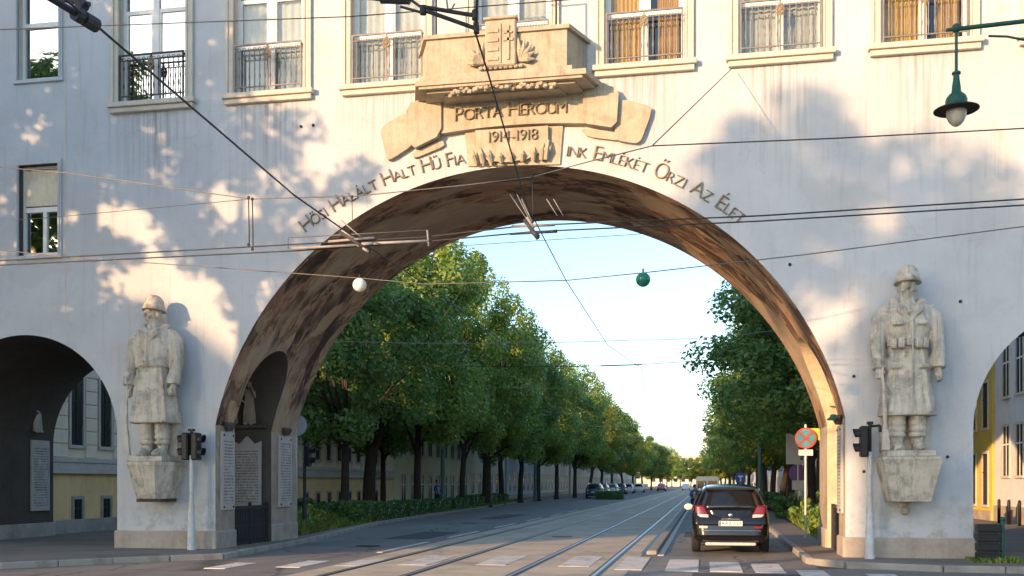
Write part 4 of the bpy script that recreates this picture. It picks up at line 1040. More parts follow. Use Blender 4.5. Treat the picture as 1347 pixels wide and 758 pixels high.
# ------------------------------------------------------------------ soldier statues
def remesh_obj(mb, name, mat, parent, vox=.022, sm=2):
    o = mb.obj(name, mat, parent)
    bake(o, [('REMESH', dict(mode='VOXEL', voxel_size=vox)), ('SMOOTH', dict(factor=.5, iterations=sm))])
    o.data.polygons.foreach_set('use_smooth', [True]*len(o.data.polygons))
    o.data.materials.clear(); o.data.materials.append(mat); return o
def soldier(loc, label, left):
    t = thing('soldier_statue', label, 'statue', loc)
    hd = -.5 if left else -.12         # head turned to the viewer's left
    b = MB()
    # legs in puttees and boots
    for s in (-1, 1):
        b.tube([(s*.21, 0, 1.05), (s*.22, -.02, .75), (s*.23, .0, .42), (s*.22, .02, .14)], [.20, .19, .18, .125], 12)
        b.ell((s*.24, -.14, .08), (.135, .30, .11)); b.ell((s*.24, -.30, .07), (.12, .15, .085)); b.box(s*.24-.12, s*.24+.12, -.36, .12, 0, .05)
        for k in range(4): b.rings([(s*.225, .0, .30+.13*k, .195, .195), (s*.225, 0, .36+.13*k, .20, .20)], 12)
    # neck, head and face
    hz = 3.43; ca, sa = math.cos(hd), math.sin(hd)
    def hp(x, y, z): return (x*ca-y*sa, x*sa+y*ca-.06, hz+z)
    b.tube([(0, .0, .9), (0, .0, 1.6), (0, .0, 2.9), (0, -.04, 3.3)], [.26, .28, .26, .16], 12)
    b.ell(hp(0, 0, .02), (.205, .215, .27)); b.ell(hp(0, -.04, -.13), (.15, .15, .12)); b.ell(hp(0, -.155, -.185), (.065, .05, .045))
    b.tube([hp(0, -.19, .09), hp(0, -.26, -.03), hp(0, -.21, -.05)], [.026, .045, .035], 8)
    b.tube([hp(-.15, -.165, .085), hp(0, -.205, .10), hp(.15, -.165, .085)], [.03, .035, .03], 8)
    for s in (-1, 1):
        b.ell(hp(s*.085, -.188, .035), (.035, .02, .02), 8, 6); b.ell(hp(s*.10, -.17, -.06), (.06, .05, .05)); b.ell(hp(s*.205, .02, -.01), (.035, .05, .075))
    b.tube([hp(-.07, -.195, -.105), hp(0, -.215, -.10), hp(.07, -.195, -.105)], [.014, .022, .014], 6); b.tube([hp(-.055, -.195, -.14), hp(0, -.21, -.145), hp(.055, -.195, -.14)], [.012, .02, .012], 6)
    # fists: palm, four curled fingers, thumb
    for s, wz in ((-1, 1.62 if not left else 1.55), (1, 1.55)):
        hx_ = s*.66; b.ell((hx_, -.18, wz), (.085, .095, .125))
        for k in range(4):
            zz = wz+.075-.05*k; b.tube([(hx_+s*.07, -.20, zz), (hx_+s*.03, -.30, zz-.005), (hx_-s*.07, -.275, zz-.01)], [.03, .031, .025], 7)
        b.tube([(hx_-s*.04, -.20, wz+.10), (hx_-s*.09, -.27, wz+.05), (hx_-s*.06, -.31, wz-.01)], [.033, .03, .022], 7)
        b.tube([(s*.65, -.13, 1.9), (hx_, -.17, wz+.06)], [.11, .085], 10)
    remesh_obj(b, 'figure', M['statue'], t, .02, 2)
    # overcoat
    c = MB()
    if not left:
        c.rings([(0, .02, .74, .67, .40), (0, .02, 1.25, .59, .36), (0, .02, 1.9, .49, .32), (0, .02, 2.24, .43, .29), (0, .02, 2.4, .46, .30), (0, .0, 2.72, .56, .34), (0, .02, 2.98, .56, .29), (0, .02, 3.06, .42, .24), (0, .0, 3.12, .25, .2)], 24)
        folds = [(-.38, .05), (-.2, .03), (.22, .04), (.4, .05)]
        for x, q in folds: c.tube([(x*1.08, -.31, .80), (x*.95, -.28, 1.4), (x*.7, -.25, 2.15)], [.075, .05, .03], 8)
        c.box(.03, .075, -.375, -.28, .80, 2.95)
        for k in range(6): c.ell((-.10, -.335+.02*abs(k-3)*.4, .98+.34*k), (.038, .035, .038), 8, 6); 
        for s in (-1, 1):
            c.box(s*.30-.11, s*.30+.11, -.36, -.2, 1.72, 1.80)
            c.box(s*.27-.12, s*.27+.12, -.37, -.2, 2.62, 2.69)
    else:
        c.rings([(0, .02, .80, .70, .42), (0, .02, 1.2, .62, .38), (0, .02, 1.8, .52, .34), (0, .02, 2.14, .44, .30), (0, .01, 2.16, .52, .35), (0, .01, 2.4, .54, .35), (0, .0, 2.72, .58, .35), (0, .02, 2.98, .56, .29), (0, .02, 3.06, .42, .24), (0, .0, 3.12, .25, .2)], 24)
        for x in (-.42, -.22, .06, .27, .45): c.tube([(x*1.12, -.33, .82), (x, -.29, 1.4), (x*.8, -.27, 2.1)], [.08, .045, .03], 8)
        c.box(-.03, .015, -.40, -.3, 2.18, 2.95)
        c.rings([(0, .02, 1.42, .545, .35), (0, .02, 1.46, .55, .355), (0, .02, 1.48, .53, .34)], 24)
        for k in range(3): c.ell((-.11, -.36, 2.3+.25*k), (.035, .03, .035), 8, 6)
    for s in (-1, 1):
        c.tube([(s*.46, .03, 2.93), (s*.60, .02, 2.80), (s*.67, -.01, 2.35), (s*.67, -.08, 2.05), (s*.66, -.15, 1.74)], [.18, .205, .185, .165, .15], 14)
        c.tube([(s*.665, -.12, 1.95), (s*.66, -.16, 1.72)], [.175, .175], 14)
        c.box(s*.45-.14, s*.45+.14, -.12, .12, 3.02, 3.07)
    # upturned fur collar
    for k in range(11):
        a = R(-200+k*22); c.ell((.31*math.cos(a), -.02+.25*math.sin(a), 3.06+.03*math.sin(k*2.1)+(.06 if math.sin(a) > -.2 else -.09)), (.12, .11, .10))
    for s in (-1, 1): c.prism([(0, 2.70), (s*.30, 2.92), (s*.27, 3.06), (s*.06, 2.96)], -.37, -.22, 'y')
    remesh_obj(c, 'overcoat', M['statue'], t, .024, 2)
    # helmet
    hm_ = MB()
    hm_.lathe([(.30, -.03), (.315, -.035), (.275, .05), (.262, .13), (.225, .25), (.14, .33), (.04, .355), (.005, .357)], (0, 0, 0), 22)
    hm_.lathe([(.275, .035), (.285, .05), (.277, .075)], (0, 0, 0), 22); hm_.tube([(0, -.27, .12), (0, -.24, .22), (0, -.1, .34), (0, .12, .34)], [.014, .02, .02, .014], 6)
    ho = hm_.obj('helmet', M['statue'], t, True); ho.location = (-.0, -.05, hz+.135); ho.rotation_euler = (R(-4), 0, hd)
    # belt with pouches
    if not left:
        bl = MB(); bl.rings([(0, .02, 2.20, .455, .315), (0, .02, 2.21, .475, .335), (0, .02, 2.33, .475, .335), (0, .02, 2.34, .455, .315)], 24)
        bl.box(-.09, .09, -.36, -.3, 2.19, 2.35, bev=.015)
        bl.obj('belt', M['statue'], t)
        pm = MB().box(-.075, .075, -.06, .06, -.12, .10, bev=.02).mesh('pouch', M['statue'])
        for x, y, a in ((-.34, -.28, .5), (-.19, -.345, .2), (.19, -.345, -.2), (.34, -.28, -.5)): o = link('pouch', pm, t, (x, y, 2.25)); o.rotation_euler = (0, 0, -a)
    # rifle grounded at the side
    rf_ = MB()
    if not left: rf_.tube([(-.60, -.30, 2.12), (-.61, -.30, 1.6), (-.58, -.34, 1.1)], [.022, .03, .035], 8); rf_.tube([(-.58, -.34, 1.12), (-.56, -.36, .45)], [.045, .05], 8); rf_.prism([(-.62, .45), (-.50, .45), (-.46, .02), (-.64, .02)], -.40, -.33, 'y')
    else: rf_.tube([(-.64, -.30, 1.85), (-.65, -.30, 1.2), (-.65, -.30, .6)], [.022, .03, .04], 8); rf_.prism([(-.70, .62), (-.61, .62), (-.55, .04), (-.74, .04)], -.34, -.26, 'y')
    rf_.obj('rifle', M['statue'], t)
    # stone slab behind the legs and the corbelled pedestal
    MB().box(-.56, .56, .18, .42, .0, 1.1, bev=.02).obj('back_slab', M['statue'], t)
    MB().box(-.54, .54, -.50, .42, -.13, -.002, bev=.02).obj('footing', M['statue'], t)
    pd = MB()
    if not left:
        vs = [(-.66, -.62), (.66, -.62), (.66, .45), (-.66, .45)]; vb = [(-.44, -.42), (.44, -.42), (.44, .45), (-.44, .45)]
        pd.prism(vs, -.20, -.133, 'z'); zt, zb_ = -.203, -1.06
    else:
        vs = [(-.70, .45), (-.70, -.2), (-.42, -.64), (.42, -.64), (.70, -.2), (.70, .45)]; vb = [(-.46, .45), (-.46, -.12), (-.28, -.40), (.28, -.40), (.46, -.12), (.46, .45)]
        pd.prism(vs, -.22, -.133, 'z'); zt, zb_ = -.223, -1.02
    n = len(vs); s_ = .985
    pd.add([(x*s_, y if y > .4 else y*s_, zt) for x, y in vs]+[(x, y, zb_) for x, y in vb], [tuple(range(n)), tuple(range(2*n-1, n-1, -1))]+[(i, (i+1) % n, (i+1) % n+n, i+n) for i in range(n)])
    pd.obj('pedestal', M['statue'], t)
    if not left:
        q = MB(); q.lathe([(.03, -.30), (.10, -.26), (.11, -.16), (.07, -.12), (.15, -.04), (.15, 0)], (0, .2, -1.063), 12); q.obj('pedestal_boss', M['plinth'], t)
        # worn carved lines on the pedestal
        for i, ch in enumerate('1915'):
            pass
    else: MB().box(-.36, .36, -.30, .44, -1.10, -1.023).obj('pedestal_foot', M['cross_dark'], t)
    t.scale = (.86, 1.0, .965) if not left else (.84, 1.0, .965)
    return t
soldier((4.08, Y0-.42, 2.31), 'stone soldier in belted greatcoat and helmet on the right pier', False)
soldier((-12.66, Y0-.42, 2.28), 'stone soldier with turned head and bare lower legs on the left pier', True)

# ------------------------------------------------------------------ traffic lights
def traffic_light(loc, label, sides, sx=1.0, pm='pole_grey', bracket=None):
    t = thing('traffic_light', label, 'traffic light', loc)
    p = MB(); p.lathe([(.10, -.05), (.10, .08), (.088, .10), (.088, .62), (.075, .64), (.075, 1.0), (.052, 1.14), (.05, 2.2)], (0, 0, 0), 14); p.obj('pole', M[pm], t, False)
    autosmooth(t.children[0].data)
    top = MB(); top.tube([(0, 0, 2.2), (0, 0, 2.82)], .035, 8); top.box(-.06, .06, -.06, .06, 2.76, 2.82)
    if bracket: top.tube([(0, 0, 2.72), (bracket, 0, 2.74)], .025, 8); top.tube([(bracket, 0, 2.74), (bracket, 0, 2.60)], .03, 8)
    top.obj('bracket', M['black_plastic'], t)
    for k, s in enumerate(sides):
        h = MB(); x0, x1 = (.05, .25) if s > 0 else (-.25, -.05)
        h.box(x0*.8, x1*.8, -.13, .13, 2.09, 2.73, bev=.03); ho = h.obj('signal_head', M['black_plastic'], t)
        for zz in (2.26, 2.56):
            v = MB(); n = 14; vs = []
            for i in range(n+1):
                a = R(-30)+R(240)*i/n
                y, z = .115*math.cos(a), .115*math.sin(a)
                vs += [(s*.195, y, zz+z), (s*(.195+.14-.04*(1-math.sin(a))), y, zz+z), (s*.195, y*.93, zz+z*.93), (s*(.195+.14-.04*(1-math.sin(a))), y*.93, zz+z*.93)]
            fs = []
            for i in range(n):
                o = 4*i; fs += [(o, o+4, o+5, o+1), (o+2, o+3, o+7, o+6), (o+1, o+5, o+7, o+3)]
            v.add(vs, fs); v.obj('visor', M['black_plastic'], ho)
            v = MB(); v.ell((s*.195, 0, zz), (.02, .10, .10), 12, 8); v.obj('lens', M['lens_red'] if zz > 2.4 else M['lens_green'], ho, True)
    return t
M['lens_red'] = plain('unlit_red_lens', (.10, .012, .012), .2); M['lens_green'] = plain('unlit_green_lens', (.012, .07, .05), .2)
traffic_light((-11.72, 21.75, .1), 'black pedestrian light with two pairs of hoods on a white pole left of the arch', (-1, 1))
traffic_light((3.36, 21.8, .1), 'black pedestrian light facing left on a pole right of the arch', (-1,), bracket=.2)
t = traffic_light((-12.15, 29.6, .08), 'dark traffic light seen from behind past the left pillar', (1,), pm='iron')

# ------------------------------------------------------------------ street lamp hanging at the right
lp = onY(1258, 133, 13.6)
t = thing('street_lamp', 'green pendant street lamp with a clear glass bowl on a long arm', 'street lamp', (lp.x, lp.y, 0))
z = lp.z
ps = MB(); ps.lathe([(.14, 0), (.14, .6), (.10, .7), (.085, z+1.0), (.05, z+1.1), (.06, z+1.14), (.01, z+1.2)], (2.6, 0, 0), 14); ps.obj('pole', M['green_paint'], t)
am = MB(); am.tube([(-.12, 0, z+.905), (.0, 0, z+.91), (1.2, 0, z+.955), (2.6, 0, z+.99)], [.022, .03, .03, .034], 8); am.ell((0, 0, z+.92), (.055, .055, .06)); am.obj('arm', M['green_paint'], t, True)
br = MB(); br.tube([(.38, 0, z+.79), (.6, 0, z+.765), (.95, 0, z+.66), (1.5, 0, z+.36), (2.1, 0, z-.3), (2.55, 0, z-1.2)], .014, 6); br.obj('brace', M['green_paint'], t)
stx = MB(); stx.tube([(0, 0, z+.88), (0, 0, z+.36)], .019, 8); stx.obj('stem', M['green_paint'], t)
sh = MB(); sh.lathe([(.05, .37), (.062, .36), (.062, .34), (.042, .33), (.045, .27), (.058, .20), (.066, .12), (.075, .10), (.10, .085), (.135, .05), (.15, .01), (.15, -.03), (.16, -.05), (.20, -.07), (.30, -.105), (.31, -.115), (.30, -.12), (.19, -.10), (.14, -.09)], (0, 0, z), 28)
so_ = sh.obj('lamp_shade', M['green_paint'], t); autosmooth(so_.data, 40)
rim = MB(); rim.lathe([(.295, -.126), (.312, -.118), (.312, -.108), (.295, -.10)], (0, 0, z), 28); rim.obj('rim', M['bark'], t)
def lampglass():
    m, t_, b = nodes('lamp_glass'); b.inputs['Base Color'].default_value = (.92, .86, .74, 1); b.inputs['Roughness'].default_value = .12; b.inputs['Transmission Weight'].default_value = .55; b.inputs['IOR'].default_value = 1.3; return m
M['lamp_glass'] = lampglass()
gb = MB(); gb.lathe([(.14, -.10), (.145, -.14), (.135, -.20), (.105, -.26), (.06, -.305), (.015, -.325)], (0, 0, z), 22); gb.obj('glass_bowl', M['lamp_glass'], t, True)
for ch in t.children:
    if ch.name.split('.')[0] in ('lamp_shade', 'rim', 'glass_bowl'): ch.scale = (.87, .87, 1)
sk = MB(); sk.tube([(0, 0, z-.08), (0, 0, z-.14)], .03, 8); sk.ell((0, 0, z-.19), (.045, .045, .07)); sk.obj('bulb', M['white_paint'], t, True)

# ------------------------------------------------------------------ overhead wires
def wire(label, pts, r=.011, mat='wire', sag=0, name='overhead_wire', group=None, n=1):
    P = [Vector(p) for p in pts]; Q = []
    for a, b in zip(P, P[1:]):
        k = 8 if sag else 1
        for i in range(k):
            f = i/k; q = a.lerp(b, f); q.z -= sag*4*f*(1-f); Q.append(q)
    Q.append(P[-1])
    m = MB(); m.tube(Q, r, 6); o = m.obj(name, M[mat], None, True); tag(o, label, 'wire', group); return o
CZW = 5.72
# along the street: two contact wires, one over each track
w1 = wire('tram wire along the street over the right hand track', [(-1.6, -14, CZW+.1), onZ(628, -4, CZW), onZ(626, 45, CZW), onZ(640, 90, CZW), onZ(693, 270, CZW), onZ(745, 370, CZW), onZ(800, 455, CZW), onZ(845, 485, CZW), onZ(849, 529, CZW), (-2.6, 110, CZW), (-2.6, 300, CZW)], .0095, name='tram_wire')
w2 = wire('tram wire along the street over the left hand track, from the top left corner', [(-5.1, 3, CZW+.12), onZ(127, 34, CZW), onZ(387, 257, CZW), onZ(460, 308, CZW), onZ(560, 375, CZW), (-5.75, 40, CZW), (-5.8, 110, CZW), (-5.8, 300, CZW)], .012, name='tram_wire')
# crossing tram wires in front of the gate (two parallel) with their messenger
def cw(px, py): return onY(px, py, 15.9)
wire('upper of the two tram wires crossing in front of the gate', [(-40, 16.6, 5.75), cw(0, 343), cw(380, 322), cw(560, 312), cw(690, 297), cw(1000, 284), cw(1347, 262), (40, 15.6, 5.9)], .012, name='tram_wire')
wire('lower of the two tram wires crossing in front of the gate', [(-40, 16.2, 5.68), cw(0, 349), cw(390, 330), cw(560, 318), cw(700, 305), cw(1000, 291), cw(1347, 270), (40, 15.2, 5.8)], .012, name='tram_wire')
wire('thin messenger wire sagging over the inscription', [cw(-60, 215), cw(90, 228), cw(330, 262), cw(470, 258), cw(610, 244), cw(700, 233), cw(770, 214), cw(858, 192)], .009, 'wire_bright')
wire('wire tied to the window sill right of the banner', [cw(858, 192), onY(963, 90, Y0-.17)], .009)
wire('span wire running right from the arch under the lamp', [cw(858, 192), cw(1100, 182), cw(1347, 169), (30, 15.5, 7.3)], .010)
wire('thin span wire high across the upper windows', [(-35, 14, 9.0), onY(0, 39, 15), onY(460, 22, 15), onY(745, 0, 15), onY(1000, -24, 15)], .008)
gw = wire('span wire carrying the white and the green ball', [onY(-60, 322, 16.6), onY(80, 338, 16.6), onY(270, 351, 16.6), onY(473, 366, 16.6), onY(560, 374, 16.6), onY(745, 369, 16.6), onY(846, 359, 16.6), onY(1060, 335, 16.6), onY(1347, 298, 16.6), (30, 16, 6.4)], .009, 'wire_bright')
wire('pale wire from the left window towards the tram wires', [onY(20, 290, 18.5), onY(80, 285, 18.5), onY(330, 262, 18.5)], .006, 'wire_bright')
# droppers at the left
for k, (x, y0, y1, lb) in enumerate(((327, 260, 322, 'left one of two vertical droppers left of the arch'), (332, 262, 328, 'right one of two vertical droppers left of the arch'), (463, 259, 312, 'thin dropper at the lettering left of the arch'), (700, 233, 292, 'thin dropper under the crown of the arch'))):
    o = wire(lb, [cw(x, y0), cw(x+1, y1)], .010 if k < 2 else .006, name='wire_dropper')
    for yy in (y0, y1): 
        m = MB(); p = cw(x, yy); m.ell(p, (.03, .03, .03), 6, 4); m.obj('clamp', M['wire'], o)
# section insulator of the left crossing
t = thing('section_insulator', 'long frame of rods where the wires cross left of the arch crown', 'insulator')
def rod(px0, py0, px1, py1, r, mat, nm, Y=15.85): MB().tube([onY(px0, py0, Y), onY(px1, py1, Y)], r, 8).obj(nm, M[mat], t, True)
rod(379, 313, 562, 303, .009, 'wire_bright', 'frame_rod'); rod(379, 313, 379, 327, .008, 'wire_bright', 'frame_rod'); rod(562, 303, 564, 324, .014, 'insul', 'frame_rod')
rod(384, 327, 480, 322, .022, 'insul', 'runner'); rod(476, 321, 563, 317, .024, 'insul', 'runner'); rod(432, 318, 492, 313, .022, 'insul', 'runner'); rod(470, 323, 492, 320, .026, 'insul', 'runner')
rod(447, 305, 487, 331, .035, 'wire', 'cross_block'); rod(450, 303, 466, 314, .03, 'insul', 'cross_block'); rod(478, 326, 486, 331, .035, 'insul', 'cross_block')
rod(449, 290, 475, 312, .010, 'insul', 'tie_rod')
t = thing('section_insulator', 'crossing insulator under the middle of the arch crown', 'insulator')
rod(673, 298, 730, 296, .022, 'insul', 'runner'); rod(671, 308, 733, 305, .018, 'wire', 'runner'); rod(724, 305, 733, 304, .026, 'wire', 'runner')
rod(690, 289, 708, 314, .035, 'wire', 'cross_block'); rod(693, 286, 702, 300, .025, 'insul', 'cross_block'); rod(671, 256, 694, 290, .009, 'insul', 'tie_rod'); rod(680, 256, 696, 288, .009, 'insul', 'tie_rod'); rod(686, 262, 700, 292, .009, 'insul', 'tie_rod')
rod(719, 262, 733, 284, .007, 'insul', 'tie_rod'); rod(728, 262, 741, 284, .007, 'insul', 'tie_rod')
rod(700, 304, 708, 312, .04, 'wire', 'cross_block')
# balls on the span wire
def ball(px, py, mat, label):
    p = onY(px, py, 16.6); t_ = thing('signal_ball', label, 'ball', p)
    MB().ell((0, 0, 0), (.118, .118, .118), 24, 16).obj('globe', M[mat], t_, True)
    MB().tube([(0, 0, .11), (0, 0, .18)], .014, 8).obj('hanger', M['wire'], t_)
M['ball_white'] = plain('opal_glass', (.82, .78, .74), .35); M['ball_green'] = plain('green_glass', (.01, .16, .11), .2)
ball(473, 375, 'ball_white', 'white opal ball hanging from the span wire left of the trees'); ball(846, 368, 'ball_green', 'green glass ball hanging from the span wire in the open sky')
# insulators and pull-off bracket at the top edge
t = thing('wire_insulator', 'pair of dark ribbed insulators at the top left corner', 'insulator')
p0, p1 = onZ(60, -6, CZW+.02), onZ(127, 34, CZW)
m = MB(); m.tube([p0, p1], .03, 8); m.obj('rod', M['wire'], t)
for f in (.62, .80, .93):
    q = p0.lerp(p1, f); m = MB(); m.tube([q-(p1-p0).normalized()*.035, q+(p1-p0).normalized()*.035], .065, 10); m.obj('rib', M['wire'], t)
q0, q1 = onY(62, -4, 9.3), onY(118, 6, 9.3)
m = MB(); m.tube([q0, q1], .025, 8); m.tube([onY(105, 4, 9.3), onY(112, 10, 9.3)], .06, 8); m.obj('rod', M['wire'], t)
t = thing('pull_off_bracket', 'two bar iron bracket holding the tram wire above the balcony', 'bracket')
def bar(a, b, r, mat='iron', nm='bar', Y=8.7): MB().tube([onY(*a, Y), onY(*b, Y)], r, 8).obj(nm, M[mat], t)
bar((556, 9), (626, 21), .019); bar((562, 15), (627, 38), .019); bar((527, 9), (556, 17), .012, 'wire'); bar((556, 8), (557, 19), .03)
bar((628, -10), (626, 45), .014, 'wire', 'hanger'); bar((625, 14), (625, 26), .03, 'iron', 'clamp'); bar((626, 30), (627, 44), .026, 'iron', 'clamp')
bar((586, -12), (589, 12), .008, 'insul', 'stay'); bar((598, 5), (593, 14), .008, 'insul', 'stay')
t = thing('wire_insulator', 'dark bar insulator at the top edge over the fourth window', 'insulator')
def bar2(a, b, r, nm): MB().tube([onY(*a, 8.7), onY(*b, 8.7)], r, 10).obj(nm, M['wire'], t)
bar2((470, -3), (501, 0), .012, 'rod'); bar2((501, -2), (539, -1), .045, 'rib'); bar2((539, -1), (560, 14), .012, 'rod')
# far gantries: poles with span wires and droppers
def tram_pole(x, y, h, label, arm=0):
    t_ = thing('tram_pole', label, 'pole', (x, y, .05), 0)
    m = MB(); m.lathe([(.17, 0), (.17, .9), (.14, 1.0), (.11, h-.2), (.12, h-.1), (.03, h+.05)], (0, 0, 0), 12); m.obj('pole', M['green_pole'], t_)
    if arm:
        m = MB(); m.tube([(0, 0, h-1.0), (arm, 0, h-.85)], .05, 8); m.obj('arm', M['green_pole'], t_)
        m = MB(); m.tube([(0, 0, h-.1), (arm*.6, 0, h-.9)], .015, 6); m.obj('stay', M['wire'], t_)
    return t_
M['green_pole'] = surf('green_pole_paint', (.10, .17, .15), .6, .2, 4, .1)
tram_pole(-14.5, 55.5, 8.2, 'green painted tram pole between the left trees and the hedge'); tram_pole(-14.6, 88, 8.2, 'second green tram pole further down the left side')
tram_pole(3.2, 60, 8.0, 'tram pole behind the black car on the right'); tram_pole(3.2, 92, 8.0, 'tram pole further down the right side')
for i, (y, z) in enumerate(((36.5, 7.0), (55.5, 7.1), (74, 7.0), (92, 7.0), (120, 7.0), (150, 7.0))):
    wire(('nearest cross span wire in the open sky', 'second cross span wire in the sky', 'third cross span wire in the sky', 'fourth cross span wire', 'fifth cross span wire', 'farthest cross span wire')[i], [(-14.5, y, z+.1), (-2.5, y, z-.2), (3.2, y, z+.1)], .012 if i < 3 else .02, 'insul', sag=.12)
    if i: wire('vertical dropper under the %s cross span wire' % ORD[i], [(-2.5, y, z-.2), (-2.5, y, CZW)], .014, 'insul', name='wire_dropper', group='far droppers')
wire('short dark strut hanging in the sky beside the left tree tops', [(-4.6, 46, 7.005), (-2.75, 46, 7.02)], .03, 'wire', name='span_strut')
wire('span wire holding the dark strut', [(-14.5, 46, 7.2), (-5.6, 46, 7.0), (-2.75, 46, 7.02), (3.4, 46, 7.3)], .016, 'wire')
wire('thin wire high between the arch and the right tree', [(-9, 33, 9.6), (6, 33, 9.9)], .010, 'insul')

# ------------------------------------------------------------------ black car from behind
def car(name, label, paint, loc, rz=0, detail=True, cat='car'):
    t = thing(name, label, cat, loc, rz)
    # stations along y (rear to front): y, half width, z: sill, bumper line, waist, shoulder, roof edge(z,x), roof centre
    ST = [(0.00, .74, .34, .40, .55, .60, .61, .60, .62), (0.03, .83, .28, .36, .62, .76, .78, .70, .79), (.12, .875, .24, .36, .70, .93, .97, .72, .98), (.22, .895, .23, .36, .74, 1.01, 1.13, .70, 1.15), (.38, .91, .22, .36, .77, 1.04, 1.36, .66, 1.40),
          (.52, .915, .22, .36, .78, 1.05, 1.51, .62, 1.56), (.75, .915, .22, .36, .78, 1.05, 1.56, .62, 1.62), (1.6, .915, .22, .36, .78, 1.04, 1.60, .62, 1.66), (2.4, .915, .22, .36, .77, 1.02, 1.56, .61, 1.62), (3.1, .91, .22, .36, .76, .99, 1.28, .62, 1.33), (3.6, .90, .23, .36, .74, .93, 1.00, .66, 1.02), (4.1, .86, .25, .36, .66, .80, .84, .62, .86), (4.35, .78, .28, .36, .52, .62, .66, .55, .67), (4.42, .66, .34, .40, .48, .54, .56, .48, .57)]
    vs = []; fs = []
    for (y, hw, zs, zb, zw, zh, zr, xr, zc) in ST:
        half = [(0, zs), (hw*.86, zs), (hw*.975, zb), (hw, zw), (hw*.955, zh), (xr+.05, zr-.03), (xr-.06, zr+(zc-zr)*.55), (0, zc)]
        vs += [(x, y, z) for x, z in half]+[(-x, y, z) for x, z in reversed(half[1:-1])]
    n = 14
    for i in range(len(ST)-1):
        for j in range(n): fs.append((i*n+j, i*n+(j+1) % n, (i+1)*n+(j+1) % n, (i+1)*n+j))
    fs += [tuple(range(n-1, -1, -1)), tuple((len(ST)-1)*n+j for j in range(n))]
    b = MB(); b.add(vs, fs); bo = b.obj('body', paint, t, True); bake(bo, [('SUBSURF', dict(levels=2, render_levels=2))])
    def panel(nm, quad, mat, parent=t, th=.012, sub=6, bulge=.0):
        # curved panel through four corners (bilinear, bulged outwards)
        q = [Vector(p) for p in quad]; nr = (q[1]-q[0]).cross(q[3]-q[0]).normalized(); vs = []; fs = []
        for i in range(sub+1):
            for j in range(sub+1):
                u, v = i/sub, j/sub; p = q[0].lerp(q[1], u).lerp(q[3].lerp(q[2], u), v)
                vs.append(p+nr*(bulge*4*u*(1-u)))
        m2 = len(vs); vs += [p-nr*th for p in vs]
        k = sub+1
        for i in range(sub):
            for j in range(sub):
                o = i*k+j; fs += [(o, o+k, o+k+1, o+1), (m2+o, m2+o+1, m2+o+k+1, m2+o+k)]
        ring = [i*k for i in range(k)]+[sub*k+j for j in range(1, k)]+[i*k+sub for i in range(sub-1, -1, -1)]+[j for j in range(sub-1, 0, -1)]
        for a, c in zip(ring, ring[1:]+ring[:1]): fs.append((a, c, c+m2, a+m2))
        m = MB(); m.add(vs, fs); return m.obj(nm, mat, parent, True)
    # rear screen, tailgate, bumper
    panel('rear_window', [(-.68, .175, 1.06), (.68, .175, 1.06), (.56, .455, 1.475), (-.56, .455, 1.475)], M['dark_glass'], bulge=.045)
    sp = MB(); sp.prism([(-.58, .44), (.58, .44), (.54, .62), (-.54, .62)], 1.50, 1.545, 'z'); sp.obj('spoiler', paint, t)
    panel('tailgate', [(-.455, .072, .80), (.455, .072, .80), (.59, .145, 1.04), (-.59, .145, 1.04)], paint, bulge=.03)
    for s in (-1, 1):
        # tail lights wrap round the corner
        q = [(.46, .075, .84), (.80, .125, .86), (.83, .20, 1.13), (.61, .165, 1.13)] 
        q = [(s*x, y, z) for x, y, z in q]
        if s < 0: q = [q[1], q[0], q[3], q[2]]
        lo = panel('tail_light', q, M['tail'], th=.05, bulge=.03)
        q = [(s*x, y, z) for x, y, z in [(.50, .062, .85), (.78, .105, .86), (.785, .12, .92), (.51, .079, .92)]]
        if s < 0: q = [q[1], q[0], q[3], q[2]]
        panel('reverse_lens', q, M['tail_clear'], lo, th=.03, bulge=.02)
        r_ = MB(); r_.box(s*.62-.10, s*.62+.10, -.018, .03, .60, .655, bev=.01); r_.obj('reflector', M['tail_clear'] if s < 0 else M['tail'], t)
        mi = MB(); mi.ell((s*1.00, 2.75, 1.04), (.12, .06, .085), 12, 8); mi.obj('mirror', M['white_paint'] if s < 0 and detail else paint, t, True)
        ma = MB(); ma.tube([(s*.88, 2.8, 1.0), (s*.95, 2.77, 1.03)], .03, 6); ma.obj('mirror_arm', M['car_trim'], t)
        for (y0, y1, ztop0, ztop1) in ((.62, 1.45, 1.50, 1.54), (1.52, 2.45, 1.54, 1.50)):
            q = [(s*.892, y0-.1 if y0 < 1 else y0, 1.06), (s*.892, y1, 1.05), (s*.70, y1, ztop1), (s*.70, y0, ztop0)]
            if s < 0: q = [q[1], q[0], q[3], q[2]]
            panel('side_window', q, M['dark_glass'], bulge=.01)
        for y in (.82, 3.55):
            wh = MB(); wh.lathe([(.18, -.10), (.29, -.105), (.325, -.085), (.33, -.04), (.33, .04), (.325, .085), (.29, .105), (.18, .10)], (0, 0, 0), 26, axis='x'); wo2 = wh.obj('wheel', M['tyre'], t, True); wo2.location = (s*.80, y, .33)
            rm = MB(); rm.lathe([(.02, .085), (.06, .09), (.07, .07), (.17, .075), (.20, .10), (.20, .06)], (0, 0, 0), 20, axis='x'); ro2 = rm.obj('rim', M['chrome'], wo2, True); ro2.scale = (s, 1, 1)
    panel('bumper', [(-.80, -.005, .40), (.80, -.005, .40), (.84, .03, .70), (-.84, .03, .70)], paint, bulge=.035)
    cs = MB(); cs.tube([(-.82, .05, .545), (-.5, -.035, .545), (0, -.055, .545), (.5, -.035, .545), (.82, .05, .545)], .013, 8); cs.obj('chrome_strip', M['chrome'], t)
    dfz = MB(); dfz.box(-.58, .58, -.01, .10, .20, .27, bev=.02); dfz.obj('diffuser', M['pole_grey'], t)
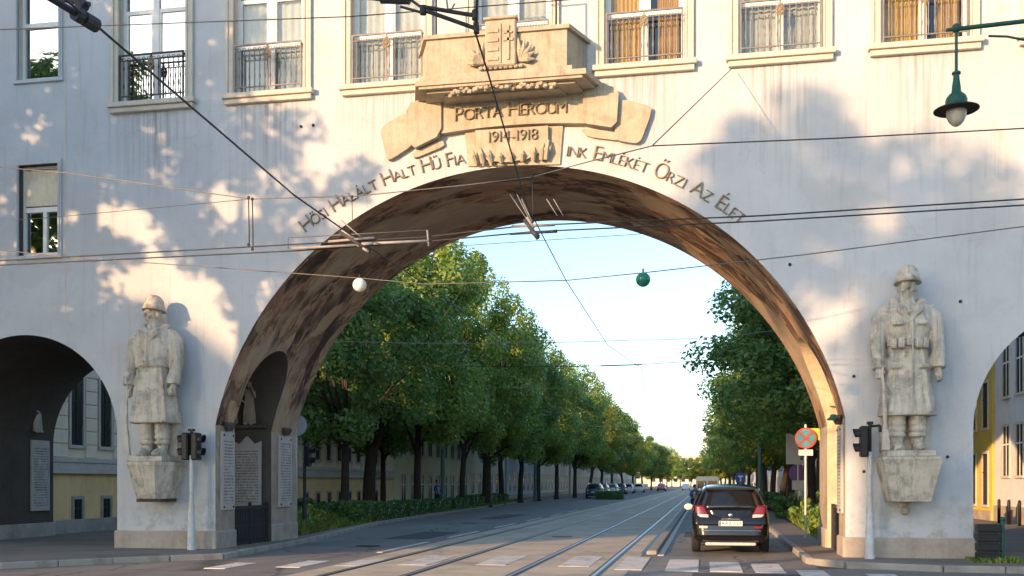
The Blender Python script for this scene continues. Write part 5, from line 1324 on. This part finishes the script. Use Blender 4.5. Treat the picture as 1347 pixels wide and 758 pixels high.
    MB().box(-.66, .66, .02, .4, .26, .42, bev=.03).obj('lower_bumper', M['car_trim'], t)
    np_ = MB(); np_.box(-.27, .27, -.048, -.02, .655, .775, bev=.006); npo = np_.obj('number_plate', M['plate'], t)
    MB().box(-.262, -.225, -.051, -.046, .662, .768).obj('plate_band', M['sign_blue'], npo)
    if detail:
        x = -.19
        for ch in 'KPZ-533':
            me, wd = glyph(ch, .125); mi_ = M['ink']
            if not me.materials: me.materials.append(mi_)
            o = link('letter', me, npo); o.matrix_local = Matrix.Translation((x-wd[0], -.052, .675)) @ Matrix.Diagonal((1, .05, 1, 1)) @ Matrix.Rotation(R(90), 4, 'X'); x += (wd[1]-wd[0])+.014
    bd = MB(); bd.ell((0, .038, .91), (.055, .02, .045), 12, 8); bd.obj('badge', M['chrome'], t, True)
    hd_ = MB(); hd_.box(-.22, .22, .03, .07, .80, .83, bev=.008); hd_.obj('handle', M['chrome'], t)
    wp = MB(); wp.tube([(0, .13, 1.07), (.28, .17, 1.13), (.42, .20, 1.16)], .010, 6); wp.obj('wiper', M['car_trim'], t)
    at = MB(); at.tube([(0, .66, 1.60), (0, .55, 1.68)], .007, 6); at.obj('aerial', M['car_trim'], t)
    for s in (-1, 1):
        rr = MB(); rr.tube([(s*.60, .75, 1.60), (s*.59, 1.2, 1.655), (s*.59, 2.0, 1.655), (s*.60, 2.45, 1.60)], .016, 6); rr.obj('roof_rail', M['chrome'], t)
    return t
M['sign_blue'] = plain('sign_blue', (.02, .10, .42), .4); M['sign_red'] = plain('sign_red', (.45, .09, .06), .5); M['sign_white'] = plain('sign_white', (.78, .78, .76), .4)
M['sign_teal'] = plain('sign_light_blue', (.08, .30, .42), .5); M['sign_yellow'] = plain('sign_yellow', (.75, .62, .10), .45); M['sign_purple'] = plain('sign_back_violet', (.14, .07, .22), .5)
car('parked_car', 'black people carrier stopped in the right lane under the arch', M['car_paint'], (.62, 24.1, 0))
# parked and moving cars in the distance
proto = None
M['paint_white'] = plain('car_paint_white', (.75, .75, .75), .25, 0, .5, 1); M['paint_blue'] = plain('car_paint_blue', (.02, .05, .12), .25, 0, .5, 1); M['paint_grey'] = plain('car_paint_grey', (.28, .29, .30), .25, .3, .5, 1); M['paint_red'] = plain('car_paint_red', (.35, .02, .02), .25, 0, .5, 1)
pr2 = {}
for i, (x, y, p, rz, lb) in enumerate(((-11.6, 108, 'paint_blue', 0, 'dark blue car parked far down the left kerb'), (-12.6, 118, 'paint_white', 0, 'white car parked behind the dark blue one'), (-12.8, 128, 'paint_grey', 0, 'grey car parked far left under the trees'), (-12.6, 140, 'paint_white', 0, 'white car among the far parked cars on the left'),
      (-12.4, 152, 'paint_blue', 0, 'dark car among the far parked cars on the left'), (-12.2, 166, 'paint_white', 0, 'last but one white car at the far left kerb'), (-11.6, 184, 'paint_white', 0, 'farthest white car at the left kerb'), (-4.0, 240, 'paint_white', PI, 'white car coming up the street in the distance'), (.6, 190, 'paint_grey', 0, 'grey car far ahead in the right lane'), (-8.6, 215, 'paint_red', PI, 'red car far away on the left lane'))):
    if p not in pr2: c_ = pr2[p] = car('parked_car', lb, M[p], (x, y, 0), rz, detail=False)
    else: c_ = copy_tree(pr2[p]); c_['label'] = lb
    c_.location = (x, y, .0); c_.rotation_euler = (0, 0, rz); c_['group'] = 'distant cars'
# white van ahead of the black car
t = thing('white_van', 'white van ahead of the black car, only its roof showing', 'van', (.3, 84, 0))
v = MB(); v.prism([(-.98, .35), (.98, .35), (1.0, 1.1), (.90, 2.1), (.78, 2.22), (-.78, 2.22), (-.90, 2.1), (-1.0, 1.1)], 0, 3.4, 'y'); v.prism([(-.98, .35), (.98, .35), (1.0, 1.1), (.86, 1.3), (-.86, 1.3), (-1.0, 1.1)], 3.4, 4.9, 'y'); v.obj('body', M['paint_white'], t)
for s in (-1, 1):
    MB().box(s*.42-.36, s*.42+.36, -.012, .01, 1.25, 1.85, bev=.005).obj('rear_window', M['dark_glass'], t); MB().box(s*.9-.07, s*.9+.07, -.015, .02, .8, 1.25).obj('tail_light', M['tail'], t)
    for y in (.8, 3.9):
        m = MB(); m.lathe([(.2, -.1), (.33, -.1), (.34, 0), (.33, .1), (.2, .1)], (0, 0, 0), 18, axis='x'); o = m.obj('wheel', M['tyre'], t, True); o.location = (s*.86, y, .34)
MB().box(-.9, .9, -.06, .02, .35, .55, bev=.02).obj('bumper', M['car_trim'], t)

# ------------------------------------------------------------------ signs
def sign_pole(t, h, r=.03, mat='pole_grey'): m = MB(); m.tube([(0, 0, -.05), (0, 0, h)], r, 10); return m.obj('pole', M[mat], t, True)
def disc(t, nm, z, r, mat, y=-.045, th=.012, n=28): m = MB(); m.lathe([(r, 0), (r, th)], (0, y, z), n, axis='y'); return m.obj(nm, M[mat], t)
t = thing('road_sign', 'round blue and red no stopping sign over a white plate on a pale pole', 'road sign', (2.86, 29.9, .08))
sign_pole(t, 3.25, .032, 'sign_white'); 
d = disc(t, 'disc', 2.86, .30, 'sign_red'); disc(d, 'field', 2.86, .245, 'sign_teal', -.052)
for s in (-1, 1):
    m = MB(); a = s*PI/4; c, q = math.cos(a), math.sin(a); L, k = .235, .03
    m.prism([(c*L-q*k, 2.86+q*L+c*k), (-c*L-q*k, 2.86-q*L+c*k), (-c*L+q*k, 2.86-q*L-c*k), (c*L+q*k, 2.86+q*L-c*k)], -.060-.003*s, -.055-.003*s, 'y'); m.obj('stroke', M['sign_red'], d)
MB().box(-.20, .20, -.05, -.038, 2.36, 2.53, bev=.004).obj('plate', M['sign_white'], t)
MB().box(.14, .44, .03, .045, 2.80, 3.14, bev=.004).obj('yellow_plate', M['sign_yellow'], t)
t = thing('road_sign', 'grey backs of signs with a violet disc on a pole behind the no stopping sign', 'road sign', (4.12, 46.5, .08))
sign_pole(t, 3.95, .035); MB().box(-.52, .10, -.06, -.045, 2.42, 3.78, bev=.006).obj('board', M['sign_back'], t); disc(t, 'disc', 2.02, .40, 'sign_purple', .04); MB().box(-.26, .26, -.06, -.045, 1.28, 1.70, bev=.005).obj('plate', M['sign_back'], t)
t = thing('road_sign', 'square blue sign with a white T over the black car roof', 'road sign', (2.45, 70, .05))
sign_pole(t, 2.3, .03); b_ = MB().box(-.32, .32, -.05, -.035, 1.66, 2.26, bev=.006).obj('board', M['sign_blue'], t)
MB().box(-.055, .055, -.062, -.049, 1.72, 2.02).obj('bar', M['sign_white'], b_); MB().box(-.17, .17, -.063, -.049, 2.022, 2.13).obj('bar', M['sign_white'], b_)
t = thing('road_sign', 'backs of a round and a triangular sign beside the left arch pillar', 'road sign', (-11.93, 28.4, .08))
sign_pole(t, 4.35, .035); disc(t, 'disc', 3.30, .32, 'sign_back', .04)
m = MB(); m.prism([(-.40, 4.35), (.40, 4.35), (0, 3.66)], .03, .042, 'y'); m.obj('triangle', M['sign_back'], t)
# black slatted litter bin and post at the right
t = thing('litter_bin', 'black slatted litter bin on a post at the right hand corner', 'litter bin', (5.62, 21.5, .08))
for i in range(4):
    MB().box(-.28, .14, -.14, .14, .04+.19*i, .19+.19*i, bev=.012).obj('slat', M['black_plastic'], t)
MB().box(-.24, .10, -.10, .10, .05, .74).obj('liner', M['car_trim'], t)
m = MB(); m.tube([(.20, 0, -.05), (.20, 0, .86)], .036, 10); m.ell((.20, 0, .86), (.05, .05, .05)); m.obj('post', M['green_paint'], t)
# grey cabinet at the far side of the right passage and bollards by the blue house
t = thing('utility_cabinet', 'grey utility cabinet beyond the right passage', 'cabinet', (9.15, 39.0, .08)); MB().box(-.28, .28, -.2, .2, 0, 1.25, bev=.02).obj('body', M['sign_back'], t); MB().box(-.25, .25, -.215, -.205, .08, 1.15, bev=.004).obj('door', M['sign_back'], t); MB().box(-.3, .3, -.22, .22, 1.253, 1.30, bev=.01).obj('lid', M['pole_grey'], t)
bm_ = MB(); bm_.lathe([(.06, 0), (.06, .85), (.045, .92), (.01, .94)], (0, 0, 0), 10); bme = bm_.mesh('bollard', M['black_plastic'], True)
for i in range(3):
    o = link('bollard', bme, None, (11.3, 39.6+i*1.3, .1)); tag(o, ('dark bollard by the blue grey house, nearest', 'dark bollard by the blue grey house, middle', 'dark bollard by the blue grey house, farthest')[i], 'bollard', 'bollards by the blue house')

# ------------------------------------------------------------------ people
def person(loc, rz, label, top, trousers, seated=False):
    t = thing('person', label, 'person', loc, rz)
    b = MB(); s = 1
    hipz = .92 if not seated else .78
    b.ell((0, 0, 1.62-(.14 if seated else 0)), (.078, .095, .115)); b.tube([(0, 0, hipz), (0, 0, hipz+.35), (0, .01, hipz+.55)], [.13, .15, .06], 12)
    b.tube([(0, 0, hipz+.5), (0, 0, hipz+.66)], [.055, .05], 8); b.ell((0, -.095, 1.60-(.14 if seated else 0)), (.018, .025, .025), 6, 4)
    for q in (-1, 1):
        if not seated: b.tube([(q*.09, 0, hipz), (q*.10, -.05*q, .50), (q*.10, .06*q, .09)], [.085, .06, .042], 9); b.ell((q*.10, .06*q-.06, .045), (.045, .12, .045))
        else: b.tube([(q*.10, 0, hipz), (q*.14, -.42, .74), (q*.14, -.36, .34)], [.085, .065, .045], 9); b.ell((q*.14, -.42, .31), (.045, .12, .045))
        sh_ = hipz+.48; b.tube([(q*.17, 0, sh_), (q*.23, .02, sh_-.28), (q*.20, -.14 if not seated else -.38, sh_-.42 if not seated else sh_-.32)], [.05, .04, .03], 8)
        hx_ = (q*.20, -.15 if not seated else -.42, sh_-.46 if not seated else sh_-.33); b.ell(hx_, (.03, .035, .05), 8, 6)
        for k in range(4): b.tube([(hx_[0]-.03+.02*k, hx_[1], hx_[2]-.03), (hx_[0]-.03+.02*k, hx_[1]-.015, hx_[2]-.09+.008*abs(k-1.5))], [.009, .007], 5)
    remesh_obj(b, 'body', M['skin'], t, .014, 1)
    j = MB(); j.rings([(0, 0, hipz-.02, .17, .12), (0, 0, hipz+.25, .18, .13), (0, 0, hipz+.45, .20, .12), (0, 0, hipz+.54, .08, .07)], 14)
    for q in (-1, 1): j.tube([(q*.16, 0, hipz+.49), (q*.23, .02, hipz+.2), (q*.205, -.12 if not seated else -.33, hipz+.1 if not seated else hipz+.17)], [.065, .055, .045], 8)
    remesh_obj(j, 'jacket', top, t, .02, 1)
    l = MB()
    for q in (-1, 1):
        if not seated: l.tube([(q*.08, 0, hipz+.03), (q*.10, -.05*q, .50), (q*.10, .06*q, .10)], [.11, .08, .065], 9)
        else: l.tube([(q*.09, .03, hipz), (q*.14, -.43, .745), (q*.14, -.36, .36)], [.11, .085, .065], 9)
    remesh_obj(l, 'trousers', trousers, t, .02, 1)
    h = MB(); h.ell((0, .025, 1.655-(.14 if seated else 0)), (.088, .098, .10)); h.obj('hair', M['ink'], t, True)
    return t
M['cloth_blue'] = plain('blue_cloth', (.04, .09, .26), .85); M['cloth_dark'] = plain('dark_cloth', (.02, .022, .03), .9)
person((-15.9, 59.5, .1), R(60), 'person in a blue jacket and dark trousers walking behind the hedge', M['cloth_blue'], M['cloth_dark'])
person((-.50, 57.5, .0), PI, 'person in bright blue riding a scooter ahead of the black car', M['cloth_blue'], M['cloth_dark'], True)
t = thing('motor_scooter', 'small dark scooter under the blue clad rider', 'scooter', (-.50, 57.5, 0), PI)
m = MB(); m.prism([(.55, .35), (.62, .62), (.20, .74), (-.22, .72), (-.30, .40), (-.55, .30), (-.62, .9), (-.70, .9), (-.66, .22), (.2, .22)], -.16, .16, 'x'); m.obj('body', M['paint_blue'], t)
for y in (-.72, .55):
    m = MB(); m.lathe([(.1, -.06), (.22, -.06), (.24, 0), (.22, .06), (.1, .06)], (0, 0, 0), 16, axis='x'); o = m.obj('wheel', M['tyre'], t, True); o.location = (0, y, .24)
m = MB(); m.tube([(-.32, -.5, 1.0), (0, -.62, .95), (.32, -.5, 1.0)], .018, 6); m.tube([(0, -.62, .95), (0, -.72, .24)], .025, 6); m.obj('handlebar', M['iron'], t)
m = MB(); m.box(-.13, .13, -.2, .5, .742, .80, bev=.02); m.obj('seat', M['car_trim'], t)
